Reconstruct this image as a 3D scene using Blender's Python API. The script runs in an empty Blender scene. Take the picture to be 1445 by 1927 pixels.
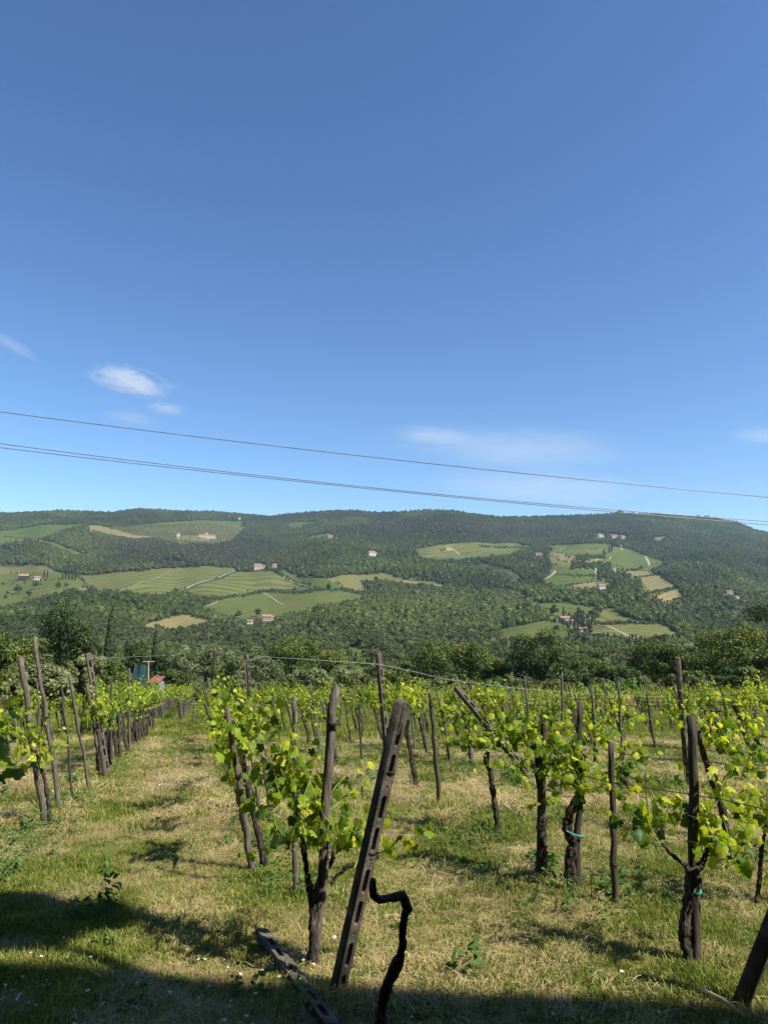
import bpy, bmesh, math, random
import numpy as np
from mathutils import Vector, Matrix

R = math.radians
SC = bpy.context.scene
# ------------------------------------------------------------------ camera, sky, sun, exposure
F, CX, CY = 1336.0, 722.5, 963.5          # focal length and centre in photo pixels
TH = math.atan((1150 - CY) / F)           # pitch
CAMZ = 1.8
SLOPE = 0.1012                            # the vineyard falls away from the viewer
cam = bpy.data.cameras.new('camera')
cam.sensor_fit = 'VERTICAL'; cam.sensor_height = 34.6; cam.lens = 34.6 * F / 1927
cam.clip_start = 0.05; cam.clip_end = 40000
camo = bpy.data.objects.new('camera', cam); SC.collection.objects.link(camo)
camo.location = (0, 0, CAMZ); camo.rotation_euler = (R(90) + TH, 0, 0)
SC.camera = camo
SUN_EL, SUN_AZ = R(48), R(30)             # azimuth: how far behind the viewer's right hand
sv = Vector((math.cos(SUN_AZ) * math.cos(SUN_EL), -math.sin(SUN_AZ) * math.cos(SUN_EL), math.sin(SUN_EL)))
w = bpy.data.worlds.new('World'); SC.world = w; w.use_nodes = True
nt = w.node_tree; nt.nodes.clear()
sky = nt.nodes.new('ShaderNodeTexSky'); sky.sky_type = 'NISHITA'; sky.sun_disc = False
sky.sun_elevation = SUN_EL; sky.sun_rotation = math.atan2(sv.x, sv.y)
sky.altitude = 400; sky.air_density = 1.0; sky.dust_density = 0.0; sky.ozone_density = 3.2
bg = nt.nodes.new('ShaderNodeBackground'); bg.inputs[1].default_value = 0.077
out = nt.nodes.new('ShaderNodeOutputWorld')
gm = nt.nodes.new('ShaderNodeGamma'); gm.inputs[1].default_value = 1.15; nt.links.new(sky.outputs[0], gm.inputs[0]); hs = nt.nodes.new('ShaderNodeHueSaturation'); hs.inputs['Saturation'].default_value = 1.085; nt.links.new(gm.outputs[0], hs.inputs['Color']); nt.links.new(hs.outputs[0], bg.inputs[0]); nt.links.new(bg.outputs[0], out.inputs[0])
sl = bpy.data.lights.new('sun', 'SUN'); sl.energy = 5.0; sl.angle = R(0.53); sl.color = (1, 0.93, 0.82)
slo = bpy.data.objects.new('sun', sl); SC.collection.objects.link(slo)
slo.rotation_euler = sv.to_track_quat('Z', 'Y').to_euler()
SC.view_settings.view_transform = 'Standard'; SC.view_settings.look = 'None'
SC.view_settings.exposure = 0.86; SC.view_settings.gamma = 1
SC.render.engine = 'CYCLES'
cy = SC.cycles
cy.max_bounces = 5; cy.diffuse_bounces = 2; cy.glossy_bounces = 2; cy.transmission_bounces = 3
cy.volume_bounces = 1; cy.caustics_reflective = False; cy.caustics_refractive = False
cy.use_adaptive_sampling = True; cy.adaptive_threshold = 0.015
cy.use_denoising = True
try: cy.denoiser = 'OPENIMAGEDENOISE'
except Exception: pass

# ------------------------------------------------------------------ helpers
rng = np.random.default_rng(7)
rnd = random.Random(11)
C = SC.collection
FW = np.array([0, math.cos(TH), math.sin(TH)]); UP = np.array([0, -math.sin(TH), math.cos(TH)])
CAM = np.array([0, 0, CAMZ])
def ray(x, y):
    x = np.asarray(x, float); y = np.asarray(y, float)
    d = FW + ((x - CX) / F)[..., None] * np.array([1., 0, 0]) - ((y - CY) / F)[..., None] * UP
    return d
def at(x, y, Y):
    d = ray(x, y); return CAM + d * (np.asarray(Y, float) / d[..., 1])[..., None]
def gnd(x, y):
    d = ray(x, y); t = CAMZ / (-(d[..., 2] + SLOPE * d[..., 1])); return CAM + d * t[..., None]
def gz(Y): return -SLOPE * Y
def rowx(s, Y): return s + (390 - CX) / F * Y

def hash2(ix, iy, seed):
    n = (ix.astype(np.int64) * 374761393 + iy.astype(np.int64) * 668265263 + seed * 974711) & 0xFFFFFFFF
    n = ((n ^ (n >> 13)) * 1274126177) & 0xFFFFFFFF
    return ((n ^ (n >> 16)) & 0xFFFF) / 65535.0
def vnoise(x, y, seed=0):
    x = np.asarray(x, float); y = np.asarray(y, float)
    ix = np.floor(x); iy = np.floor(y); fx = x - ix; fy = y - iy
    fx = fx * fx * (3 - 2 * fx); fy = fy * fy * (3 - 2 * fy)
    a = hash2(ix, iy, seed); b = hash2(ix + 1, iy, seed); c = hash2(ix, iy + 1, seed); d = hash2(ix + 1, iy + 1, seed)
    return (a * (1 - fx) + b * fx) * (1 - fy) + (c * (1 - fx) + d * fx) * fy
def fbm(x, y, seed=0, o=4):
    s = 0; a = 0.5; t = 0
    for i in range(o):
        s = s + a * vnoise(x * 2 ** i, y * 2 ** i, seed + i * 17); t += a; a *= 0.5
    return s / t

def mesh_np(name, V, Fa):
    V = np.asarray(V, np.float32).reshape(-1, 3); Fa = np.asarray(Fa, np.int32)
    me = bpy.data.meshes.new(name); me.vertices.add(len(V)); me.vertices.foreach_set('co', V.ravel())
    k = Fa.shape[1]; me.loops.add(Fa.size); me.loops.foreach_set('vertex_index', Fa.ravel())
    me.polygons.add(len(Fa)); me.polygons.foreach_set('loop_start', np.arange(0, Fa.size, k, dtype=np.int32))
    me.update(calc_edges=True); return me
def attr(me, name, typ, data, dom='POINT'):
    a = me.attributes.new(name, typ, dom)
    a.data.foreach_set('vector' if typ == 'FLOAT_VECTOR' else 'value', np.asarray(data).ravel()); return a
def link(name, me, m=None, parent=None, smooth=False):
    o = bpy.data.objects.new(name, me); C.objects.link(o)
    if m is not None and me is not None and len(me.materials) == 0: me.materials.append(m)
    if smooth: me.polygons.foreach_set('use_smooth', [True] * len(me.polygons))
    if parent is not None: o.parent = parent
    return o
def tag(o, label=None, cat=None, group=None, kind=None):
    if label: o['label'] = label
    if cat: o['category'] = cat
    if group: o['group'] = group
    if kind: o['kind'] = kind
    return o
def empty(name, loc, label, cat, group=None, rz=0):
    o = bpy.data.objects.new(name, None); C.objects.link(o); o.location = loc; o.rotation_euler = (0, 0, rz)
    o.empty_display_size = 0.1
    return tag(o, label, cat, group)

class MB:
    def __init__(s): s.v = []; s.f = []
    def add(s, v, f):
        n = len(s.v); s.v += [tuple(p) for p in v]; s.f += [tuple(i + n for i in q) for q in f]
    def box(s, a, b):
        x0, y0, z0 = a; x1, y1, z1 = b
        s.add([(x0, y0, z0), (x1, y0, z0), (x1, y1, z0), (x0, y1, z0), (x0, y0, z1), (x1, y0, z1), (x1, y1, z1), (x0, y1, z1)],
              [(0, 3, 2, 1), (4, 5, 6, 7), (0, 1, 5, 4), (1, 2, 6, 5), (2, 3, 7, 6), (3, 0, 4, 7)])
    def tube(s, path, rad, n=6, jit=0, seed=0, cap=True):
        P = [Vector(p) for p in path]; m = len(P)
        if not hasattr(rad, '__len__'): rad = [rad] * m
        r_ = random.Random(seed); t0 = (P[1] - P[0]).normalized()
        u = t0.orthogonal().normalized(); V = []; ph = [1 + jit * r_.uniform(-1, 1) for _ in range(n)]
        for i in range(m):
            t = (P[min(i + 1, m - 1)] - P[max(i - 1, 0)]).normalized()
            u = (u - t * u.dot(t)).normalized(); v = t.cross(u)
            for k in range(n):
                a = 2 * math.pi * k / n; q = rad[i] * ph[k] * (1 + jit * 0.28 * r_.uniform(-1, 1))
                V.append(P[i] + (u * math.cos(a) + v * math.sin(a)) * q)
        Fq = [(i * n + k, i * n + (k + 1) % n, (i + 1) * n + (k + 1) % n, (i + 1) * n + k) for i in range(m - 1) for k in range(n)]
        if cap: Fq += [tuple(range(n - 1, -1, -1)), tuple((m - 1) * n + k for k in range(n))]
        s.add(V, Fq)
    def mesh(s, name):
        me = bpy.data.meshes.new(name); me.from_pydata(s.v, [], s.f); me.update(); return me
    def build(s, name, m, parent=None, smooth=False): return link(name, s.mesh(name), m, parent, smooth)

def resample(path, n):
    P = np.array(path, float); d = np.r_[0, np.cumsum(np.linalg.norm(np.diff(P, axis=0), axis=1))]
    t = np.linspace(0, d[-1], n); return np.stack([np.interp(t, d, P[:, i]) for i in range(3)], 1)

# ------------------------------------------------------------------ materials
def newmat(name):
    m = bpy.data.materials.new(name); m.use_nodes = True; n = m.node_tree; n.nodes.clear()
    o = n.nodes.new('ShaderNodeOutputMaterial'); b = n.nodes.new('ShaderNodeBsdfPrincipled')
    n.links.new(b.outputs[0], o.inputs[0]); b.inputs['Roughness'].default_value = 0.9
    b.inputs['Specular IOR Level'].default_value = 0.25
    return m, n, b, o
def N(n, t, **k):
    q = n.nodes.new(t)
    for a, b in k.items(): setattr(q, a, b)
    return q
def ramp(n, fac, stops):
    r = N(n, 'ShaderNodeValToRGB'); e = r.color_ramp.elements
    while len(e) < len(stops): e.new(0.5)
    for q, (p, c) in zip(e, stops): q.position = p; q.color = (*c, 1)
    n.links.new(fac, r.inputs[0]); return r.outputs[0]
def noise(n, scale, detail=4, vec=None, stretch=None, rough=0.55):
    t = N(n, 'ShaderNodeTexNoise'); t.inputs['Scale'].default_value = scale; t.inputs['Detail'].default_value = detail
    t.inputs['Roughness'].default_value = rough
    if vec is None: vec = N(n, 'ShaderNodeTexCoord').outputs['Object']
    if stretch:
        mp = N(n, 'ShaderNodeMapping'); mp.inputs['Scale'].default_value = stretch; n.links.new(vec, mp.inputs[0]); vec = mp.outputs[0]
    n.links.new(vec, t.inputs['Vector']); return t.outputs['Fac']
def mixc(n, fac, a, b, mode='MIX'):
    m = N(n, 'ShaderNodeMix', data_type='RGBA', blend_type=mode)
    for s, v in ((m.inputs[0], fac), (m.inputs[6], a), (m.inputs[7], b)):
        if hasattr(v, 'links'): n.links.new(v, s)
        else: s.default_value = v if not isinstance(v, tuple) else (*v, 1)
    return m.outputs[2]
def mth(n, op, a, b=0.0):
    m = N(n, 'ShaderNodeMath', operation=op)
    for s, v in zip(m.inputs, (a, b)):
        if hasattr(v, 'links'): n.links.new(v, s)
        else: s.default_value = v
    return m.outputs[0]
def bump(n, b, h, dist=0.01, st=0.6):
    q = N(n, 'ShaderNodeBump'); q.inputs['Distance'].default_value = dist; q.inputs['Strength'].default_value = st
    n.links.new(h, q.inputs['Height']); n.links.new(q.outputs[0], b.inputs['Normal'])
def surf(name, stops, scale, bm=0, detail=5, stretch=None, rough=0.9):
    m, n, b, o = newmat(name); f = noise(n, scale, detail, stretch=stretch)
    n.links.new(ramp(n, f, stops), b.inputs['Base Color']); b.inputs['Roughness'].default_value = rough
    if bm: bump(n, b, f, bm)
    return m
def leafmat(name, c0, c1, c2, transl=0.35, tcol=None, inst=False, rough=0.6, rvar=0.25):
    """leaf colour runs over a per-leaf tint stored on the mesh, plus a per-plant value"""
    m, n, b, o = newmat(name)
    a = N(n, 'ShaderNodeAttribute', attribute_name='tint')
    v = a.outputs['Fac']
    if inst:
        ai = N(n, 'ShaderNodeAttribute', attribute_name='ptint', attribute_type='INSTANCER'); v = mth(n, 'ADD', mth(n, 'MULTIPLY', v, 0.5), mth(n, 'MULTIPLY', ai.outputs['Fac'], 0.5))
    else:
        oi = N(n, 'ShaderNodeObjectInfo'); v = mth(n, 'ADD', v, mth(n, 'MULTIPLY', mth(n, 'SUBTRACT', oi.outputs['Random'], 0.5), rvar))
    col = ramp(n, v, [(0.1, c0), (0.5, c1), (0.9, c2)])
    n.links.new(col, b.inputs['Base Color']); b.inputs['Roughness'].default_value = rough
    if transl:
        t = N(n, 'ShaderNodeBsdfTranslucent'); mx = N(n, 'ShaderNodeMixShader'); mx.inputs[0].default_value = transl
        n.links.new(mixc(n, 1.0, col, tcol or (1.6, 1.5, 0.8), 'MULTIPLY'), t.inputs[0])
        n.links.new(b.outputs[0], mx.inputs[1]); n.links.new(t.outputs[0], mx.inputs[2]); n.links.new(mx.outputs[0], o.inputs[0])
    return m
M = {}
M['wood'] = surf('weathered_wood', [(0.25, (0.03, 0.025, 0.02)), (0.5, (0.095, 0.081, 0.066)), (0.75, (0.22, 0.195, 0.165))], 14, 0.012, 7, (5, 5, 0.5))
M['darkwood'] = surf('dark_wood', [(0.3, (0.02, 0.016, 0.013)), (0.55, (0.06, 0.05, 0.04)), (0.8, (0.13, 0.11, 0.09))], 14, 0.012, 7, (5, 5, 0.5))
M['bark'] = surf('vine_bark', [(0.34, (0.010, 0.008, 0.006)), (0.52, (0.045, 0.035, 0.027)), (0.70, (0.16, 0.13, 0.105))], 26, 0.05, 8, (3, 3, 0.5))
M['treebark'] = surf('tree_bark', [(0.3, (0.03, 0.024, 0.018)), (0.7, (0.12, 0.10, 0.08))], 6, 0.03)
M['cane'] = surf('green_cane', [(0.3, (0.16, 0.22, 0.04)), (0.7, (0.28, 0.32, 0.07))], 8)
M['wire'] = surf('galvanised_wire', [(0.3, (0.16, 0.165, 0.165)), (0.7, (0.34, 0.345, 0.34))], 6, rough=0.5)
M['darkwire'] = surf('rusty_wire', [(0.3, (0.02, 0.016, 0.014)), (0.7, (0.07, 0.055, 0.045))], 6)
M['tie'] = surf('green_tie', [(0.3, (0.02, 0.24, 0.17)), (0.7, (0.04, 0.36, 0.26))], 20)
def concrete():
    m, n, b, o = newmat('post_concrete'); f = noise(n, 11, 6); g = noise(n, 60, 4); h = noise(n, 3.2, 6)
    c = ramp(n, f, [(0.28, (0.035, 0.029, 0.023)), (0.52, (0.095, 0.081, 0.063)), (0.75, (0.20, 0.172, 0.135))])
    c = mixc(n, mth(n, 'MULTIPLY', g, 0.45), c, (0.08, 0.068, 0.052))
    c = mixc(n, ramp(n, h, [(0.54, (0, 0, 0)), (0.62, (0.8, 0.8, 0.8))]), c, (0.05, 0.046, 0.034))
    n.links.new(c, b.inputs['Base Color']); bump(n, b, g, 0.006, 0.9); return m
M['concrete'] = concrete()
M['lichen'] = surf('orange_lichen', [(0.35, (0.2, 0.17, 0.13)), (0.6, (0.42, 0.2, 0.05))], 20, 0.01)
M['cable'] = surf('black_cable', [(0.3, (0.10, 0.102, 0.106)), (0.7, (0.20, 0.202, 0.206))], 3, rough=0.28)
M['vineleaf'] = leafmat('vine_leaf', (0.04, 0.10, 0.010), (0.19, 0.285, 0.018), (0.50, 0.53, 0.04), 0.5, (1.7, 1.45, 0.5), rough=0.45, rvar=0.2)
M['grass'] = leafmat('grass_blade', (0.045, 0.085, 0.010), (0.185, 0.225, 0.032), (0.46, 0.43, 0.12), 0.3, (1.3, 1.2, 0.7), inst=True)
M['straw'] = leafmat('straw', (0.19, 0.135, 0.055), (0.42, 0.325, 0.15), (0.62, 0.51, 0.28), 0.15, (1, 1, 1), inst=True)
M['weed'] = leafmat('weed_leaf', (0.025, 0.075, 0.012), (0.075, 0.15, 0.03), (0.16, 0.26, 0.05), 0.3, (1.4, 1.3, 0.7), inst=True)
M['petal'] = surf('white_petal', [(0.3, (0.75, 0.75, 0.74)), (0.7, (0.85, 0.85, 0.84))], 30)
M['yellow'] = surf('yellow_petal', [(0.3, (0.7, 0.5, 0.03)), (0.7, (0.8, 0.6, 0.05))], 30)
def forestmat(name, c0, c1, c2, br=(0.115, 0.105, 0.070)):
    m, n, b, o = newmat(name)
    a = N(n, 'ShaderNodeAttribute', attribute_name='tint'); ai = N(n, 'ShaderNodeAttribute', attribute_name='ptint', attribute_type='INSTANCER')
    ab = N(n, 'ShaderNodeAttribute', attribute_name='brown', attribute_type='INSTANCER')
    v = mth(n, 'ADD', mth(n, 'MULTIPLY', a.outputs['Fac'], 0.4), mth(n, 'MULTIPLY', ai.outputs['Fac'], 0.6))
    c = ramp(n, v, [(0.1, c0), (0.5, c1), (0.9, c2)])
    c = mixc(n, ab.outputs['Fac'], c, br)
    n.links.new(c, b.inputs['Base Color']); b.inputs['Specular IOR Level'].default_value = 0.1
    t = N(n, 'ShaderNodeBsdfTranslucent'); mx = N(n, 'ShaderNodeMixShader'); mx.inputs[0].default_value = 0.38
    n.links.new(c, t.inputs[0]); n.links.new(b.outputs[0], mx.inputs[1]); n.links.new(t.outputs[0], mx.inputs[2]); n.links.new(mx.outputs[0], o.inputs[0])
    return m
M['forest'] = forestmat('woodland_leaf', (0.058, 0.080, 0.022), (0.122, 0.158, 0.044), (0.20, 0.235, 0.07))
def treemat(name, c0, c1, c2, tr=0.25): return leafmat(name, c0, c1, c2, tr, (1.3, 1.3, 0.8), rvar=0.3)
M['oak'] = treemat('oak_leaf', (0.034, 0.054, 0.012), (0.084, 0.116, 0.023), (0.165, 0.20, 0.04))
M['darkleaf'] = treemat('dark_leaf', (0.022, 0.042, 0.012), (0.050, 0.080, 0.021), (0.11, 0.145, 0.035))
M['olive'] = treemat('olive_leaf', (0.07, 0.092, 0.036), (0.155, 0.18, 0.075), (0.26, 0.29, 0.13))
M['cypressleaf'] = treemat('cypress_leaf', (0.012, 0.024, 0.010), (0.030, 0.048, 0.018), (0.065, 0.085, 0.03), 0.1)
M['limeleaf'] = treemat('light_leaf', (0.05, 0.075, 0.015), (0.115, 0.148, 0.028), (0.21, 0.24, 0.045))

# ------------------------------------------------------------------ far terrain: distance for every bearing and elevation
RX = [-320, 0, 70, 125, 207, 262, 320, 400, 450, 505, 550, 620, 665, 710, 760, 800, 850, 900, 940, 1000, 1060, 1110, 1165, 1200, 1250, 1300, 1350, 1385, 1420, 1445, 1560, 1800]
RY = [972, 968, 965, 963, 966, 959, 962, 964, 968, 973, 968, 963, 962, 966, 964, 962, 964, 970, 974, 974, 972, 971, 967, 969, 970, 974, 978, 984, 998, 1004, 1035, 1070]
YB = [963, 980, 1000, 1020, 1040, 1060, 1080, 1100, 1120, 1140, 1160, 1180, 1200, 1220, 1240, 1260, 1280, 1300, 1310, 1325]
DB = [3450, 3000, 2600, 2250, 1950, 1700, 1500, 1330, 1180, 1040, 920, 800, 690, 580, 470, 360, 260, 165, 112, 67]
def D(x, y):
    x = np.asarray(x, float); y = np.asarray(y, float)
    yr = np.interp(x, RX, RY); yp = 963 + (y - yr) * (1325 - 963) / (1325 - yr)
    d = np.interp(yp, YB, DB)
    fade = np.clip((1270 - yp) / 90, 0, 1)
    n = fbm(x / 170 + 3, yp / 62, 5, 3) - 0.5
    g = fbm(x / 120 + 7, yp / 260, 15, 1) - 0.5
    return d * np.exp(fade * (0.30 * n + 0.10 * g))
def P(x, y):
    x = np.asarray(x, float); d = D(x, y); p = at(x, y, d)
    p[..., 2] += np.clip((d - 380) / 300, 0, 1) * np.clip((3300 - d) / 900, 0, 1) * d * .0100 * (fbm(x / 85 + 2, np.log(d) * 7.5, 27, 2) - .5)
    return p
# fields: (kind, outline in photo pixels, row direction as two points)
FIELDS = [
 ('meadow', [(1019,1098),(1040,1068),(1030,1042),(1048,1024),(1141,1021),(1166,1030),(1190,1036),(1251,1061),(1222,1070),(1238,1084),(1288,1124),(1254,1131),(1225,1122),(1205,1108),(1180,1094),(1122,1107),(1081,1112),(1048,1108)], (1040,1060,1140,1064), 0),
 ('meadow', [(1030,1150),(1060,1146),(1115,1146),(1124,1168),(1108,1186),(1060,1178),(1030,1168)], (1030,1160,1110,1164), 0),
 ('olive', [(200,993),(270,986),(330,990),(420,984),(462,992),(440,1012),(405,1022),(340,1025),(291,1013)], (210,998,440,992), 0),
 ('meadow', [(-60,1062),(0,1066),(60,1062),(104,1072),(150,1086),(149,1092),(104,1095),(28,1092),(-60,1096)], (0,1080,140,1086), 0),
 ('meadow', [(780,1036),(850,1022),(968,1018),(1000,1026),(960,1042),(900,1048),(858,1054),(795,1050)], (800,1040,950,1026), 0),
 ('vine', [(144,1084),(208,1080),(311,1074),(391,1069),(439,1069),(448,1073),(339,1115),(300,1121),(221,1112),(194,1109),(166,1100)], (200,1100,420,1074), 1),
 ('vine', [(452,1075),(500,1080),(509,1079),(554,1096),(595,1110),(519,1111),(450,1117),(405,1127),(381,1119),(343,1117)], (400,1100,560,1108), 2),
 ('meadow', [(377,1140),(408,1128),(446,1119),(495,1117),(595,1114),(689,1118),(675,1131),(616,1141),(554,1155),(516,1159),(474,1162),(460,1162),(415,1152)], (400,1140,680,1120), 0),
 ('dry', [(256,1176),(346,1152),(401,1164),(363,1178),(318,1181),(277,1178)], (270,1178,390,1160), 1),
 ('green', [(524,1077),(536,1075),(564,1083),(616,1090),(665,1110),(609,1111),(561,1098)], (530,1077,640,1108), 0),
 ('pale', [(616,1090),(647,1081),(720,1078),(748,1085),(838,1103),(831,1107),(761,1095),(716,1090),(675,1090),(685,1103),(703,1110),(665,1110)], (620,1092,700,1108), 1),
 ('green', [(-80,1012),(0,1003),(76,989),(152,986),(163,987),(114,998),(69,1012),(45,1013),(0,1014)], (0,1005,150,988), 0),
 ('meadow', [(-60,1030),(-60,1016),(0,1014),(45,1014),(52,1020),(14,1024),(0,1027)], (0,1014,50,1014), 0),
 ('meadow', [(48,1015),(73,1012),(166,1045),(152,1046),(80,1024)], (50,1015,160,1045), 0),
 ('dry', [(168,989),(194,991),(256,1005),(291,1012),(249,1010),(166,998)], (170,990,290,1012), 0),
 ('pale', [(-40,1072),(0,1069),(55,1064),(90,1064),(104,1072),(52,1079),(0,1081),(-40,1086)], (0,1075,100,1068), 0),
 ('meadow', [(-60,1092),(0,1088),(28,1090),(104,1093),(149,1090),(163,1103),(114,1114),(69,1128),(31,1138),(0,1141),(-60,1146)], (0,1100,120,1095), 0),
 ('green', [(277,986),(353,980),(381,979),(460,981),(453,989),(388,986),(322,991)], (280,986,450,982), 0),
 ('pale', [(330,1012),(372,1009),(410,1012),(398,1019),(350,1022),(334,1020)], (330,1012,400,1012), 0),
 ('green', [(540,986),(554,982),(595,982),(571,986),(569,993),(550,993)], (540,986,590,982), 0),
 ('green', [(576,1011),(620,1003),(623,1005),(602,1013),(585,1014)], (576,1011,620,1004), 0),
 ('green', [(650,1216),(692,1223),(688,1236),(652,1234)], (650,1220,690,1228), 0),
 ('vine', [(790,1035),(848,1025),(900,1022),(968,1021),(957,1037),(900,1041),(858,1051),(799,1048)], (800,1040,950,1026), 0),
 ('green', [(1032,1026),(1070,1023),(1141,1024),(1141,1033),(1081,1029),(1051,1035)], (1040,1027,1140,1027), 0),
 ('dry', [(1036,1041),(1066,1039),(1089,1050),(1073,1065),(1047,1050)], (1040,1043,1075,1060), 0),
 ('dry', [(1081,1052),(1138,1046),(1126,1058),(1092,1065),(1072,1066)], (1080,1056,1130,1050), 1),
 ('green', [(1160,1041),(1183,1037),(1213,1048),(1251,1061),(1221,1066),(1202,1069),(1134,1061),(1145,1050)], (1150,1060,1190,1040), 1),
 ('green', [(1043,1071),(1119,1068),(1122,1085),(1088,1085),(1041,1081)], (1045,1076,1120,1074), 0),
 ('green', [(1019,1098),(1043,1084),(1119,1088),(1111,1096),(1066,1105),(1051,1107)], (1030,1092,1118,1090), 0),
 ('dry', [(1062,1106),(1119,1096),(1122,1105),(1081,1111)], (1062,1107,1120,1100), 0),
 ('meadow', [(1126,1076),(1160,1075),(1171,1082),(1141,1086)], (1126,1078,1170,1080), 0),
 ('dry', [(1171,1073),(1217,1073),(1228,1082),(1198,1086)], (1180,1082,1222,1076), 1),
 ('dry', [(1202,1089),(1232,1084),(1273,1107),(1251,1112),(1220,1118),(1213,1105)], (1215,1110,1262,1100), 1),
 ('dry', [(1228,1122),(1273,1111),(1288,1124),(1254,1131)], (1235,1126,1280,1116), 1),
 ('meadow', [(1002,1139),(1024,1136),(1126,1142),(1119,1152),(1085,1156),(1032,1146)], (1010,1140,1120,1146), 0),
 ('meadow', [(938,1182),(1024,1167),(1070,1175),(1085,1184),(1089,1199),(1024,1203),(949,1205)], (960,1200,1080,1180), 2),
 ('vine', [(1111,1169),(1134,1146),(1149,1146),(1202,1167),(1239,1173),(1126,1172)], (1130,1152,1200,1170), 3),
 ('vine', [(1111,1173),(1243,1176),(1287,1199),(1202,1201),(1115,1199),(1104,1180)], (1120,1180,1270,1190), 1),
 ('olive', [(905,1102),(949,1106),(995,1127),(949,1133)], (915,1110,975,1128), 3),
 ('olive', [(900,1056),(925,1060),(983,1086),(965,1092),(905,1066)], (905,1058,975,1088), 2),
 ('olive', [(208,996),(250,990),(360,994),(372,1003),(330,1009),(290,1004)], (215,998,360,998), 1),
 ('pale', [(1226,1012),(1254,1012),(1239,1017)], (1226,1012,1254,1014), 0),
 ('pale', [(1058,1040),(1030,1049),(1040,1062),(1062,1066),(1070,1062),(1046,1050)], (1030,1049,1060,1060), 2),
]
HOUSEBOX = [(46, 1089, 18, 13), (71, 1092, 11, 9), (157, 1109, 12, 6), (485, 1074, 15, 12), (517, 1073, 9, 8), (502, 1166, 18, 13), (470, 1173, 12, 8), (699, 1046, 12, 10), (842, 1040, 11, 6), (390, 1013, 34, 8), (336, 1012, 6, 7), (621, 1012, 10, 6), (1128, 1011, 13, 6), (1155, 1012, 16, 7), (1171, 1013, 9, 6), (1012, 1044, 15, 5), (1154, 1075, 8, 7), (1131, 1110, 14, 10), (1063, 1171, 24, 12), (1049, 1170, 7, 8), (1078, 1187, 12, 10), (1096, 1191, 17, 9), (1104, 1159, 12, 6), (1370, 1120, 14, 6), (1385, 1127, 9, 5), (451, 977, 5, 4)]
def inpoly(x, y, poly):
    r = np.zeros(x.shape, bool); n = len(poly)
    for i in range(n):
        x0, y0 = poly[i]; x1, y1 = poly[(i + 1) % n]
        if y0 == y1: continue
        r ^= ((y0 > y) != (y1 > y)) & (x < (x1 - x0) * (y - y0) / (y1 - y0) + x0)
    return r
xs = np.arange(-330, 1790, 2.5); tt = np.linspace(0, 1, 236)
XX, TT = np.meshgrid(xs, tt)
YRr = np.interp(XX, RX, RY); YY = 1325 - TT * (1325 - YRr)
PP = P(XX, YY); PP[0:4, :, 2] -= 0.35
b1 = PP[-1].copy(); b1[:, :2] *= 1.05; b1[:, 2] -= 22
b2 = PP[-1].copy(); b2[:, :2] *= 1.4; b2[:, 2] -= 420
ALL = np.concatenate([PP, b1[None], b2[None]]); nr, nc = ALL.shape[:2]
idx = np.arange(nr * nc).reshape(nr, nc)
Q = np.stack([idx[:-1, :-1], idx[:-1, 1:], idx[1:, 1:], idx[1:, :-1]], -1)
fx = 0.25 * (XX[:-1, :-1] + XX[:-1, 1:] + XX[1:, 1:] + XX[1:, :-1]); fy = 0.25 * (YY[:-1, :-1] + YY[:-1, 1:] + YY[1:, 1:] + YY[1:, :-1])
fid = np.full(Q.shape[:2], -1); sub = fid[:fx.shape[0]]
wob = (fbm(fx / 9, fy / 5, 31, 2) - 0.5) * 3.0
for i, f in enumerate(FIELDS): sub[inpoly(fx + wob, fy + wob * 0.4, f[1])] = i
M['hills'] = surf('woodland_floor', [(0.3, (0.022, 0.034, 0.014)), (0.7, (0.055, 0.068, 0.028))], 0.02)
def fieldmat(name, soil, crop, crop2, rows):
    m, n, b, o = newmat(name)
    geo = N(n, 'ShaderNodeNewGeometry').outputs['Position']
    big = noise(n, 0.006, 5, geo); fine = noise(n, 0.09, 5, geo)
    c = mixc(n, ramp(n, big, [(0.35, (0, 0, 0)), (0.65, (1, 1, 1))]), crop, crop2)
    c = mixc(n, mth(n, 'MULTIPLY', ramp(n, fine, [(0.4, (0, 0, 0)), (0.65, (1, 1, 1))]), 0.35), c, soil)
    a = N(n, 'ShaderNodeAttribute', attribute_name='row').outputs['Fac']
    s = mth(n, 'SINE', mth(n, 'ADD', mth(n, 'MULTIPLY', a, 6.283), mth(n, 'MULTIPLY', fine, 1.2)))
    c = mixc(n, mth(n, 'MULTIPLY', ramp(n, mth(n, 'ADD', mth(n, 'MULTIPLY', s, 0.5), 0.5), [(0.25, (0, 0, 0)), (0.7, (1, 1, 1))]), rows), c, soil)
    n.links.new(c, b.inputs['Base Color']); b.inputs['Specular IOR Level'].default_value = 0.05; return m
FM = {'vine': fieldmat('vineyard_rows', (0.136, 0.134, 0.048), (0.058, 0.077, 0.017), (0.078, 0.095, 0.022), 0.75),
      'meadow': fieldmat('meadow_grass', (0.116, 0.120, 0.037), (0.065, 0.087, 0.019), (0.088, 0.104, 0.026), 0.35),
      'green': fieldmat('green_crop', (0.102, 0.120, 0.030), (0.052, 0.081, 0.015), (0.068, 0.095, 0.019), 0.35),
      'dry': fieldmat('dry_stubble', (0.224, 0.181, 0.080), (0.160, 0.138, 0.056), (0.139, 0.128, 0.048), 0.5),
      'pale': fieldmat('pale_grass', (0.150, 0.141, 0.053), (0.109, 0.111, 0.037), (0.136, 0.128, 0.045), 0.4),
      'olive': fieldmat('olive_grove_floor', (0.129, 0.120, 0.053), (0.058, 0.071, 0.022), (0.075, 0.084, 0.027), 0.6)}
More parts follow.
